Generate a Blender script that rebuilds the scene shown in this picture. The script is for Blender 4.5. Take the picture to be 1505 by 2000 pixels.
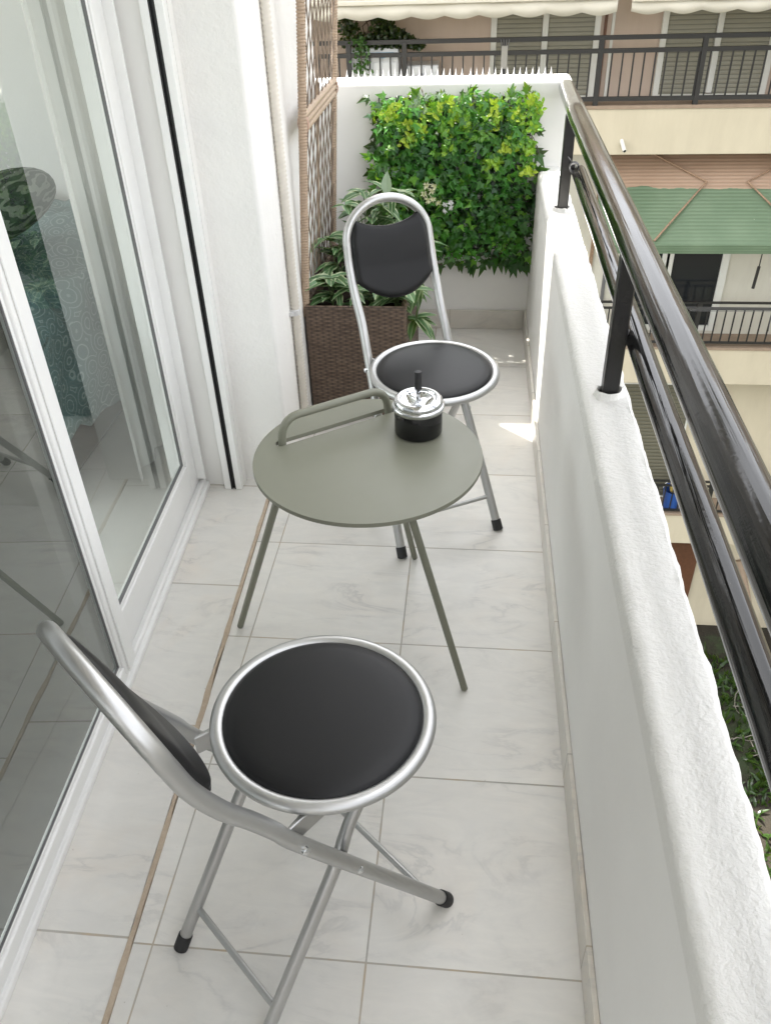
import bpy, bmesh, math, random
from mathutils import Vector, Matrix, noise
R = math.radians
random.seed(7)
for o in list(bpy.data.objects): bpy.data.objects.remove(o, do_unlink=True)
sc = bpy.context.scene
col = sc.collection

# ------------------------------------------------------------------ camera
cam_d = bpy.data.cameras.new('camera'); cam = bpy.data.objects.new('camera', cam_d); col.objects.link(cam)
YAW, PITCH, ROLL = -0.11742, 0.63795, -0.03668
cy, sy, cp, sp, cr, sr = math.cos(YAW), math.sin(YAW), math.cos(PITCH), math.sin(PITCH), math.cos(ROLL), math.sin(ROLL)
fw = Vector((sy*cp, cy*cp, -sp)); rt = Vector((cy, -sy, 0)); up = rt.cross(fw)
rt2 = cr*rt + sr*up; up2 = -sr*rt + cr*up
M4 = Matrix((rt2, up2, -fw)).transposed().to_4x4(); M4.translation = Vector((0.148, -0.695, 1.543))
cam.matrix_world = M4
cam_d.sensor_fit = 'VERTICAL'; cam_d.sensor_height = 24; cam_d.lens = 24*1597/2000
cam_d.clip_start = 0.02; cam_d.clip_end = 500
sc.camera = cam
# ------------------------------------------------------------------ sky, sun, exposure
SUN_EL, SUN_AZ = R(68), math.atan2(-0.73, 0.68)
w = bpy.data.worlds.new('World'); sc.world = w; w.use_nodes = True
nt = w.node_tree; nt.nodes.clear()
wo = nt.nodes.new('ShaderNodeOutputWorld'); bg = nt.nodes.new('ShaderNodeBackground'); sk = nt.nodes.new('ShaderNodeTexSky')
sk.sky_type = 'NISHITA'; sk.sun_disc = False; sk.sun_elevation = SUN_EL; sk.sun_rotation = SUN_AZ
sk.dust_density = 2.5; sk.ozone_density = 0.8
bg.inputs['Strength'].default_value = 0.14
hs = nt.nodes.new('ShaderNodeHueSaturation'); hs.inputs['Saturation'].default_value = .12   # a milky, hazy sky
nt.links.new(sk.outputs[0], hs.inputs['Color']); nt.links.new(hs.outputs[0], bg.inputs[0]); nt.links.new(bg.outputs[0], wo.inputs[0])
sd = bpy.data.lights.new('sun', 'SUN'); so = bpy.data.objects.new('sun', sd); col.objects.link(so)
sd.energy = 3.2; sd.angle = R(0.5); sd.color = (1, .95, .87)
sdir = Vector((math.sin(SUN_AZ)*math.cos(SUN_EL), math.cos(SUN_AZ)*math.cos(SUN_EL), math.sin(SUN_EL)))
so.rotation_euler = sdir.to_track_quat('Z', 'Y').to_euler()
so.location = (0, 0, 20)
sc.view_settings.view_transform = 'Standard'; sc.view_settings.look = 'None'
sc.view_settings.exposure = 2.53; sc.view_settings.gamma = 1
sc.cycles.max_bounces = 10; sc.cycles.diffuse_bounces = 6; sc.cycles.transparent_max_bounces = 12

# ------------------------------------------------------------------ material helpers
class NT:
    def __init__(s, name):
        s.m = bpy.data.materials.new(name); s.m.use_nodes = True; s.t = s.m.node_tree; s.t.nodes.clear()
        s.out = s.n('OutputMaterial'); s.p = s.n('BsdfPrincipled'); s.l(s.p.outputs[0], s.out.inputs[0])
    def n(s, k, **kw):
        x = s.t.nodes.new('ShaderNode'+k)
        for a, b in kw.items(): setattr(x, a, b)
        return x
    def l(s, a, b): s.t.links.new(a, b)
    def val(s, inp, v):
        if hasattr(v, 'is_linked') or hasattr(v, 'links'): s.l(v, inp)
        else: inp.default_value = v
    def math(s, op, a, b=0.0, c=None):
        x = s.n('Math', operation=op); s.val(x.inputs[0], a); s.val(x.inputs[1], b)
        if c is not None: s.val(x.inputs[2], c)
        return x.outputs[0]
    def mix(s, f, a, b, bt='MIX'):
        x = s.n('Mix', data_type='RGBA', blend_type=bt); s.val(x.inputs[0], f)
        s.val(x.inputs[6], a); s.val(x.inputs[7], b); return x.outputs[2]
    def coord(s, sc_=(1, 1, 1), kind='Object', rot=(0, 0, 0)):
        c = s.n('TexCoord'); mp = s.n('Mapping'); s.l(c.outputs[kind], mp.inputs[0]); mp.inputs['Scale'].default_value = sc_
        mp.inputs['Rotation'].default_value = rot
        return mp.outputs[0]
    def noise(s, v, scale, detail=4, rough=.55, dist=0):
        x = s.n('TexNoise'); s.l(v, x.inputs['Vector']); x.inputs['Scale'].default_value = scale
        x.inputs['Detail'].default_value = detail; x.inputs['Roughness'].default_value = rough; x.inputs['Distortion'].default_value = dist
        return x
    def ramp(s, f, stops):
        x = s.n('ValToRGB'); s.l(f, x.inputs[0]); e = x.color_ramp.elements
        while len(e) < len(stops): e.new(.5)
        for i, (p, c) in enumerate(stops):
            e[i].position = p; e[i].color = c if len(c) == 4 else (*c, 1)
        return x.outputs[0]
    def bump(s, h, strength=.3, dist=.01):
        x = s.n('Bump'); s.l(h, x.inputs['Height']); x.inputs['Strength'].default_value = strength; x.inputs['Distance'].default_value = dist
        s.l(x.outputs[0], s.p.inputs['Normal']); return x
    def set(s, **kw):
        for a, b in kw.items(): s.val(s.p.inputs[a.replace('_', ' ')], b)
def c4(r, g=None, b=None):
    if g is None: g = b = r
    return (r, g, b, 1)
def simple(name, c, rough=.5, metal=0, spec=.5, nz=None, var=.0):
    m = NT(name); m.set(Roughness=rough, Metallic=metal)
    m.p.inputs['Specular IOR Level'].default_value = spec
    v = m.coord()
    n = m.noise(v, nz[0] if nz else 8, 4)
    a = max(var, .04)
    m.set(Base_Color=m.mix(n.outputs[0], c4(*[x*(1-a*1.6) for x in c]), c4(*[min(1, x*(1+a*1.2)) for x in c])))
    if nz: m.bump(n.outputs[0], nz[1], nz[2])
    return m.m
MT = {}
# --- white limewashed plaster
def plaster(name, base=(.82, .81, .785), s1=22, str1=.35, d1=.006, fine=1.0):
    m = NT(name); v = m.coord(kind='Object'); m.set(Roughness=.75)
    m.p.inputs['Specular IOR Level'].default_value = .3
    a = m.noise(v, s1, 6, .6); b = m.noise(v, 140, 3, .6); c = m.noise(v, 3.0, 4)
    h = m.math('ADD', a.outputs[0], m.math('MULTIPLY', b.outputs[0], .35*fine))
    m.bump(h, str1, d1)
    k = m.mix(m.ramp(c.outputs[0], [(.35, c4(0)), (.7, c4(1))]), c4(*[x*.955 for x in base]), c4(*base))
    sp_ = m.ramp(m.noise(v, 60, 5, .7).outputs[0], [(.68, c4(0)), (.74, c4(1))])
    m.set(Base_Color=m.mix(m.math('MULTIPLY', sp_, .10), k, c4(.45, .42, .38)))
    return m.m
MT['plaster'] = plaster('white_plaster')
MT['plaster_rough'] = plaster('brushed_white_plaster', s1=30, str1=.5, d1=.008)
MT['cap'] = plaster('weathered_white_cap', base=(.73, .72, .69), s1=60, str1=.62, d1=.005, fine=2.0)
MT['inner'] = plaster('painted_parapet_face', base=(.80, .79, .765), s1=14, str1=.35, d1=.004, fine=1.2)
MT['smooth'] = plaster('smooth_white_paint', s1=9, str1=.22, d1=.004, fine=.3)
# --- marble
def marble(name, tiles, seamx=None, seamy=None, base=(.75, .73, .69), warm=.0):
    m = NT(name); v = m.coord(kind='Object')
    sep = m.n('SeparateXYZ'); m.l(v, sep.inputs[0]); X, Y = sep.outputs[0], sep.outputs[1]
    # a random number for each tile, and the grout lines
    line = None; idx = None
    def grout(axis, period, off, wd):
        u = m.math('DIVIDE', m.math('ADD', axis, -off), period)
        wob = m.noise(v, 14, 3)
        fr = m.math('FRACT', m.math('ADD', u, 100.5))
        d = m.math('ABSOLUTE', m.math('SUBTRACT', fr, .5))
        w_ = m.math('MULTIPLY', m.math('ADD', m.math('MULTIPLY', wob.outputs[0], .9), .55), wd/period)
        return m.math('LESS_THAN', d, w_), m.math('FLOOR', m.math('ADD', u, 100.0))
    gl = 0.0; cell = 0.0
    if seamx: g1, i1 = grout(X, *seamx); gl = g1; cell = m.math('MULTIPLY', i1, 12.7)
    if seamy:
        g2, i2 = grout(Y, *seamy)
        gl = m.math('MAXIMUM', gl, g2) if seamx else g2
        cell = m.math('ADD', cell, m.math('MULTIPLY', i2, 7.31))
    cb = m.n('CombineXYZ'); m.val(cb.inputs[0], cell); m.val(cb.inputs[1], m.math('MULTIPLY', cell, .37) if not isinstance(cell, float) else 0.0); 
    va = m.n('VectorMath', operation='ADD'); m.l(v, va.inputs[0]); m.l(cb.outputs[0], va.inputs[1])
    mp = m.n('Mapping'); m.l(va.outputs[0], mp.inputs[0]); mp.inputs['Rotation'].default_value = (0, 0, .9); mp.inputs['Scale'].default_value = (1, 3.0, 1)
    n1 = m.noise(mp.outputs[0], 2.2, 8, .6, 1.2)
    n2 = m.noise(mp.outputs[0], 5.5, 8, .65, 2.0)
    n3 = m.noise(va.outputs[0], 4.0, 5, .6, .6)
    vein = m.ramp(m.math('ABSOLUTE', m.math('SUBTRACT', n1.outputs[0], .5)), [(0, c4(1)), (.028, c4(.25)), (.09, c4(0))])
    veinm = m.math('MULTIPLY', vein, m.ramp(n3.outputs[0], [(.42, c4(0)), (.66, c4(1))]))
    bcol = m.mix(m.ramp(n2.outputs[0], [(.3, c4(0)), (.72, c4(1))]), c4(base[0]*.90, base[1]*.905, base[2]*.915), c4(*base))
    bcol = m.mix(m.math('MULTIPLY', m.ramp(n3.outputs[0], [(.5, c4(0)), (.8, c4(1))]), .35+warm), bcol, c4(base[0]*1.02, base[1]*.93, base[2]*.85))
    bcol = m.mix(m.math('MULTIPLY', veinm, .5), bcol, c4(.40, .40, .40))
    if tiles:
        wn = m.n('TexWhiteNoise', noise_dimensions='1D'); m.val(wn.inputs['W'], cell)
        tone = m.math('ADD', m.math('MULTIPLY', wn.outputs[0], .09), .93)
        bcol = m.mix(1.0, bcol, tone, 'MULTIPLY')
        stain = m.ramp(m.noise(v, 9, 5, .7).outputs[0], [(.45, c4(0)), (.62, c4(1))])
        gcol = m.mix(stain, c4(.40, .385, .35), c4(.46, .38, .28))
        bcol = m.mix(gl, bcol, gcol)
        dust = m.ramp(m.noise(v, 3.1, 6, .7).outputs[0], [(.45, c4(0)), (.75, c4(1))])
        bcol = m.mix(m.math('MULTIPLY', dust, .16), bcol, c4(.56, .49, .40))
        spk = m.ramp(m.noise(v, 95, 2, .5).outputs[0], [(.76, c4(0)), (.79, c4(1))])
        bcol = m.mix(m.math('MULTIPLY', spk, .5), bcol, c4(.30, .25, .19))
        m.bump(m.math('SUBTRACT', 1.0, gl), .5, .002)
        m.set(Roughness=m.math('ADD', m.math('MULTIPLY', gl, .5), m.math('ADD', .27, m.math('MULTIPLY', n3.outputs[0], .12))))
    else: m.set(Roughness=.35)
    m.set(Base_Color=bcol)
    return m.m
MT['floor'] = marble('marble_floor_tiles', True, (.4, 0, .0018), (.4, 0, .0018))
MT['sill_tiles'] = marble('marble_threshold_slabs', True, None, (.494, .008, .0022), warm=.25)
MT['skirt'] = marble('marble_skirting', True, None, (.4, .02, .0016), base=(.68, .65, .59), warm=.35)
MT['skirtb'] = marble('marble_skirting_back', True, (.4, .06, .0016), None, base=(.68, .65, .59), warm=.2)
m = NT('bare_cement_joint'); v = m.coord(); n = m.noise(v, 60, 6, .7); n2 = m.noise(v, 12, 4)
m.set(Roughness=.95, Base_Color=m.mix(n2.outputs[0], m.mix(n.outputs[0], c4(.42, .33, .24), c4(.62, .52, .41)), m.mix(n.outputs[0], c4(.28, .21, .15), c4(.56, .46, .35)))); m.bump(n.outputs[0], .8, .006); MT['joint'] = m.m
# --- metals & plastics
MT['upvc'] = simple('white_upvc', (.79, .79, .775), .3, 0, .5, (4, .03, .002), .03)
MT['gasket'] = simple('grey_gasket', (.13, .13, .13), .6)
MT['channel'] = simple('dark_channel', (.012, .012, .013), .4)
MT['cap_rubber'] = simple('black_rubber', (.013, .013, .014), .55)
m = NT('satin_tube'); v = m.coord(sc_=(1, 1, 1)); n = m.noise(v, 70, 5, .7); n2 = m.noise(v, 7, 4)
m.set(Metallic=.9, Base_Color=m.mix(n2.outputs[0], c4(.40, .40, .395), c4(.52, .52, .51)), Roughness=m.math('ADD', .28, m.math('MULTIPLY', n.outputs[0], .16))); m.bump(n.outputs[0], .04, .001); MT['tube'] = m.m
m = NT('black_leatherette'); v = m.coord(); n = m.noise(v, 420, 3, .6); n2 = m.noise(v, 9, 3)
m.set(Base_Color=m.mix(n2.outputs[0], c4(.0035, .0035, .004), c4(.006, .006, .0065)), Roughness=.43); m.p.inputs['Specular IOR Level'].default_value = .3; m.bump(n.outputs[0], .18, .0006); MT['vinyl'] = m.m
m = NT('sage_powder_coat'); v = m.coord(); n = m.noise(v, 300, 3, .6); n2 = m.noise(v, 5, 4)
m.set(Base_Color=m.mix(n2.outputs[0], c4(.168, .170, .128), c4(.186, .188, .143)), Roughness=m.math('ADD', .30, m.math('MULTIPLY', m.noise(v, 11, 6, .7).outputs[0], .25))); m.bump(n.outputs[0], .10, .0006); MT['sage'] = m.m
MT['chrome'] = simple('polished_chrome', (.62, .63, .64), .07, 1)
m = NT('glossy_black_enamel'); m.set(Base_Color=c4(.006), Roughness=.13); MT['enamel'] = m.m
# --- brush-painted black railing
m = NT('brushed_black_paint'); v = m.coord(sc_=(75, 1.6, 75)); n = m.noise(v, 1.0, 3, .5, .6); vb = m.coord(); n2 = m.noise(vb, 90, 4, .7); n3 = m.noise(vb, 8, 3)
m.set(Base_Color=m.mix(n3.outputs[0], c4(.004, .004, .004), c4(.011, .0105, .0095)), Roughness=m.math('ADD', .03, m.math('MULTIPLY', n3.outputs[0], .10)))
h = m.math('ADD', m.math('MULTIPLY', n.outputs[0], .8), m.math('MULTIPLY', n2.outputs[0], .07)); m.bump(h, .75, .0034); m.p.inputs['Specular IOR Level'].default_value = .42; MT['rail'] = m.m
m = NT('black_post_paint'); v = m.coord(); n2 = m.noise(v, 70, 4, .7); m.set(Base_Color=c4(.010, .009, .009), Roughness=.3); m.bump(n2.outputs[0], .5, .002); MT['post'] = m.m
# --- glass
def glass(name, tint, gl_col, ior, alpha_dark=None):
    m = NT(name); m.t.nodes.remove(m.p)
    tr = m.n('BsdfTransparent'); tr.inputs[0].default_value = c4(*tint)
    g = m.n('BsdfGlossy'); g.inputs['Roughness'].default_value = .01; g.inputs['Color'].default_value = c4(*gl_col)
    f = m.n('Fresnel'); f.inputs[0].default_value = ior
    v = m.coord(); n = m.noise(v, 2.0, 2); b = m.n('Bump'); m.l(n.outputs[0], b.inputs['Height']); b.inputs['Strength'].default_value = .03; b.inputs['Distance'].default_value = .01
    m.l(b.outputs[0], g.inputs['Normal'])
    mx = m.n('MixShader'); ge = m.n('NewGeometry'); m.l(m.math('MULTIPLY', f.outputs[0], m.math('SUBTRACT', 1.0, ge.outputs['Backfacing'])), mx.inputs[0]); m.l(tr.outputs[0], mx.inputs[1]); m.l(g.outputs[0], mx.inputs[2]); m.l(mx.outputs[0], m.out.inputs[0])
    return m.m
MT['glass'] = glass('window_glass', (.90, .93, .92), (.97, 1, .98), 2.25)
m = NT('insect_mesh'); m.t.nodes.remove(m.p)
tr = m.n('BsdfTransparent'); df = m.n('BsdfDiffuse'); df.inputs[0].default_value = c4(.11, .105, .095); mx = m.n('MixShader')
v = m.coord(); n = m.noise(v, 350, 2); m.l(m.math('ADD', .55, m.math('MULTIPLY', n.outputs[0], .25)), mx.inputs[0]); m.l(tr.outputs[0], mx.inputs[1]); m.l(df.outputs[0], mx.inputs[2]); m.l(mx.outputs[0], m.out.inputs[0]); MT['mesh'] = m.m
# --- wicker
def wicker(name, dark, light, sc_=1):
    m = NT(name); tc = m.n('TexCoord'); g = m.n('NewGeometry')
    sep = m.n('SeparateXYZ'); m.l(tc.outputs['Object'], sep.inputs[0]); X, Y, Z = sep.outputs
    u = m.math('ADD', X, Y)
    cb = m.n('CombineXYZ'); m.l(u, cb.inputs[0]); m.l(Z, cb.inputs[1])
    br = m.n('TexBrick'); m.l(cb.outputs[0], br.inputs['Vector'])
    br.inputs['Scale'].default_value = 1; br.inputs['Brick Width'].default_value = .040*sc_; br.inputs['Row Height'].default_value = .0074*sc_
    br.inputs['Mortar Size'].default_value = .0006*sc_; br.inputs['Mortar Smooth'].default_value = .7; br.inputs['Bias'].default_value = 0
    br.inputs['Color1'].default_value = c4(*dark); br.inputs['Color2'].default_value = c4(*light); br.inputs['Mortar'].default_value = c4(dark[0]*.12, dark[1]*.12, dark[2]*.12)
    # over-and-under profile along each strand
    ph = m.math('FRACT', m.math('ADD', m.math('DIVIDE', u, .040*sc_), m.math('MULTIPLY', m.math('MODULO', m.math('FLOOR', m.math('DIVIDE', Z, .0074*sc_)), 2.0), .5)))
    prof = m.math('SINE', m.math('MULTIPLY', ph, math.pi))
    st = m.noise(m.coord(sc_=(8, 8, 160)), 4, 3)
    hgt = m.math('ADD', m.math('MULTIPLY', m.math('SUBTRACT', 1.0, br.outputs['Fac']), 1.0), m.math('ADD', m.math('MULTIPLY', prof, .9), m.math('MULTIPLY', st.outputs[0], .5)))
    m.bump(hgt, .9, .004)
    wc = m.mix(m.math('MULTIPLY', st.outputs[0], .4), br.outputs['Color'], c4(dark[0]*.4, dark[1]*.4, dark[2]*.4))
    m.set(Base_Color=m.mix(m.math('MULTIPLY', m.math('SUBTRACT', 1.0, prof), .75), wc, c4(dark[0]*.25, dark[1]*.25, dark[2]*.25)), Roughness=.5)
    return m.m
MT['wicker'] = wicker('woven_brown_rattan', (.13, .086, .060), (.25, .172, .122))
MT['strand'] = simple('tan_rattan_strand', (.40, .30, .215), .55, 0, .4, (60, .3, .001), .2)
MT['strand2'] = simple('dark_rattan_wire', (.20, .15, .11), .55, 0, .4, (60, .3, .001), .2)
# --- leaves with random tint per leaf (colour attribute)
def leaf(name, rough=.35, trans=.35, stripe=False):
    m = NT(name); a = m.n('Attribute'); a.attribute_name = 'tint'
    base = a.outputs['Color']
    if stripe:
        uv = m.n('UVMap'); s_ = m.n('SeparateXYZ'); m.l(uv.outputs[0], s_.inputs[0])
        d = m.math('ABSOLUTE', m.math('SUBTRACT', s_.outputs[0], .5))
        n = m.noise(m.coord(sc_=(1, 1, 1)), 60, 2)
        edge = m.ramp(m.math('ADD', d, m.math('MULTIPLY', n.outputs[0], .10)), [(.36, c4(0)), (.42, c4(1))])
        rib = m.ramp(d, [(.02, c4(1)), (.06, c4(0))])
        f = m.math('MAXIMUM', m.math('MULTIPLY', edge, .8), m.math('MULTIPLY', rib, .6))
        base = m.mix(f, base, c4(.48, .55, .33))
    m.set(Base_Color=base, Roughness=rough)
    tl = m.n('BsdfTranslucent'); m.l(m.mix(.5, base, c4(.35, .55, .02), 'MIX'), tl.inputs[0])
    mx = m.n('MixShader'); mx.inputs[0].default_value = trans
    m.l(m.p.outputs[0], mx.inputs[1]); m.l(tl.outputs[0], mx.inputs[2]); m.l(mx.outputs[0], m.out.inputs[0])
    return m.m
MT['ivy'] = leaf('ivy_leaf', .3, .28)
MT['var'] = leaf('variegated_leaf', .45, .2, True)
MT['stem'] = simple('green_stem', (.10, .16, .05), .6)
MT['twig'] = simple('brown_twig', (.09, .06, .04), .7)
MT['petal'] = simple('cream_petal', (.75, .75, .5), .6)
MT['petalw'] = simple('white_petal', (.8, .8, .78), .6)
MT['violet'] = simple('violet_petal', (.05, .02, .12), .6)
MT['soil'] = simple('dark_potting_soil', (.03, .022, .016), .95, 0, .2, (50, .8, .01), .3)
MT['backing'] = simple('dark_green_grid', (.012, .022, .010), .7)
MT['plastic_clear'] = simple('white_spike_plastic', (.60, .60, .60), .3)
MT['conduit'] = simple('white_conduit', (.66, .62, .55), .6, 0, .4, (30, .2, .001), .08)
# --- far building
MT['cream'] = simple('cream_render', (.53, .475, .355), .85, 0, .2, (3, .1, .01), .06)
MT['pinkwall'] = simple('pale_pink_render', (.50, .40, .33), .85, 0, .2, (3, .1, .01), .05)
MT['offwhite'] = simple('offwhite_render', (.60, .58, .50), .85, 0, .2, (2, .1, .01), .06)
MT['frame_far'] = simple('white_joinery', (.66, .66, .61), .5)
MT['rail_far'] = simple('black_iron', (.018, .017, .015), .5)
MT['darkglass'] = simple('dark_window_glass', (.018, .02, .022), .08)
MT['brownwood'] = simple('brown_door_wood', (.12, .055, .03), .5, 0, .4, (20, .2, .003), .2)
MT['slabtop'] = simple('worn_slab_edge', (.30, .23, .17), .9, 0, .2, (12, .2, .004), .15)
def streaky(name, c, k=.5):
    m = NT(name); n = m.noise(m.coord(sc_=(2.2, 2.2, .5)), 1.3, 6, .65); n2 = m.noise(m.coord(), 1.1, 6, .6); n3 = m.noise(m.coord(), 40, 4)
    f_ = m.math('MULTIPLY', m.ramp(n.outputs[0], [(.42, c4(0)), (.75, c4(1))]), k)
    b = m.mix(n2.outputs[0], c4(*[x*.90 for x in c]), c4(*[min(1, x*1.08) for x in c]))
    m.set(Base_Color=m.mix(f_, b, c4(c[0]*.62, c[1]*.60, c[2]*.56)), Roughness=.9); m.bump(n3.outputs[0], .2, .006); return m.m
MT['cream'] = streaky('cream_render', (.53, .475, .355), .35); MT['pinkwall'] = streaky('pale_pink_render', (.52, .42, .345), .3); MT['offwhite'] = streaky('offwhite_render', (.60, .58, .50), .4)
def shutter(name, ca, cb_, pitch):
    m = NT(name); v = m.coord(); s_ = m.n('SeparateXYZ'); m.l(v, s_.inputs[0])
    fr = m.math('FRACT', m.math('DIVIDE', s_.outputs[2], pitch))
    g = m.ramp(fr, [(0, c4(.25)), (.12, c4(1)), (.9, c4(.85)), (1, c4(.4))])
    m.set(Base_Color=m.mix(1.0, m.mix(m.noise(v, 3, 3).outputs[0], c4(*ca), c4(*cb_)), g, 'MULTIPLY'), Roughness=.6)
    m.bump(m.math('SINE', m.math('MULTIPLY', fr, math.pi)), .7, .008); return m.m
MT['shut1'] = shutter('grey_green_slats', (.27, .26, .20), (.31, .30, .24), .045)
MT['shut2'] = shutter('olive_slats', (.115, .11, .075), (.15, .14, .10), .06)
# awnings
m = NT('green_corrugated_sheet'); v = m.coord(); s_ = m.n('SeparateXYZ'); m.l(v, s_.inputs[0])
st = m.math('SINE', m.math('MULTIPLY', s_.outputs[2], 2*math.pi/.030)); nn = m.noise(v, 2.5, 4)
wear = m.ramp(m.math('ADD', s_.outputs[2], m.math('MULTIPLY', nn.outputs[0], .10)), [(0, c4(0)), (1, c4(1))])
top = m.math('GREATER_THAN', m.math('ADD', s_.outputs[2], m.math('MULTIPLY', nn.outputs[0], .10)), -1.15)
bc = m.mix(top, m.mix(nn.outputs[0], c4(.13, .21, .12), c4(.24, .33, .21)), m.mix(nn.outputs[0], c4(.46, .31, .21), c4(.58, .42, .31)))
bc = m.mix(m.math('MULTIPLY', m.math('ADD', st, 1.0), .08), bc, c4(.08, .10, .06))
sp_ = m.ramp(m.noise(v, 42, 4, .7).outputs[0], [(.72, c4(0)), (.75, c4(1))])
bc = m.mix(m.math('MULTIPLY', sp_, m.math('LESS_THAN', s_.outputs[2], -1.3)), bc, c4(.6, .62, .5))
m.set(Base_Color=bc, Roughness=.45); m.bump(st, .3, .006)
tl = m.n('BsdfTranslucent'); m.l(bc, tl.inputs[0]); mx = m.n('MixShader'); mx.inputs[0].default_value = .4
m.l(m.p.outputs[0], mx.inputs[1]); m.l(tl.outputs[0], mx.inputs[2]); m.l(mx.outputs[0], m.out.inputs[0]); MT['awn_green'] = m.m
m = NT('cream_canvas'); v = m.coord(); n = m.noise(v, 6, 4)
m.set(Base_Color=m.mix(n.outputs[0], c4(.66, .63, .54), c4(.74, .71, .62)), Roughness=.8)
tl = m.n('BsdfTranslucent'); tl.inputs[0].default_value = c4(.75, .7, .55); mx = m.n('MixShader'); mx.inputs[0].default_value = .35
m.l(m.p.outputs[0], mx.inputs[1]); m.l(tl.outputs[0], mx.inputs[2]); m.l(mx.outputs[0], m.out.inputs[0]); MT['canvas'] = m.m
MT['rust'] = simple('rusty_arm', (.30, .20, .13), .7, 0, .3, (60, .3, .002), .5)
MT['white_app'] = simple('white_appliance', (.62, .63, .63), .35)
MT['blue'] = simple('blue_plastic', (.03, .09, .32), .35)
MT['dirt'] = None
m = NT('garden_soil'); v = m.coord(); n = m.noise(v, .9, 8, .65); n2 = m.noise(v, 14, 6, .7)
bc = m.mix(n2.outputs[0], c4(.010, .008, .005), c4(.030, .024, .014)); bc = m.mix(m.ramp(n.outputs[0], [(.5, c4(0)), (.6, c4(1))]), bc, m.mix(n2.outputs[0], c4(.012, .022, .008), c4(.04, .065, .02)))
m.set(Base_Color=bc, Roughness=.95); m.bump(n2.outputs[0], .8, .05); MT['dirt'] = m.m
MT['grass'] = simple('weed_green', (.035, .065, .015), .7, 0, .3, None, .3)
MT['card'] = simple('weathered_board', (.30, .24, .17), .8, 0, .2, (6, .2, .01), .15)
MT['room'] = simple('room_wall', (.80, .79, .76), .9)
MT['roomfloor'] = simple('room_floor', (.62, .60, .57), .35, 0, .5, (3, .02, .002), .1)
MT['darkbox'] = simple('dark_fabric', (.02, .02, .021), .8)
m = NT('teal_patterned_cotton'); v = m.coord(); vo = m.n('TexVoronoi', feature='F1'); m.l(v, vo.inputs['Vector']); vo.inputs['Scale'].default_value = 15; vo.inputs['Randomness'].default_value = .35
rg = m.math('FRACT', m.math('MULTIPLY', vo.outputs['Distance'], 5.2)); ln = m.ramp(rg, [(0, c4(1)), (.16, c4(.7)), (.24, c4(0))])
n = m.noise(v, 3, 3); bc = m.mix(n.outputs[0], c4(.065, .125, .13), c4(.11, .18, .18)); m.set(Base_Color=m.mix(m.math('MULTIPLY', ln, .42), bc, c4(.45, .52, .50)), Roughness=.9); MT['duvet'] = m.m
m = NT('palm_print_cotton'); v = m.coord(sc_=(1, 1, 3)); wv = m.n('TexWave'); m.l(v, wv.inputs['Vector']); wv.inputs['Scale'].default_value = 9; wv.inputs['Distortion'].default_value = 12
m.set(Base_Color=m.mix(m.ramp(wv.outputs['Fac'], [(.6, c4(0)), (.75, c4(1))]), c4(.03, .045, .035), c4(.16, .19, .15)), Roughness=.9); MT['palm'] = m.m

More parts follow.
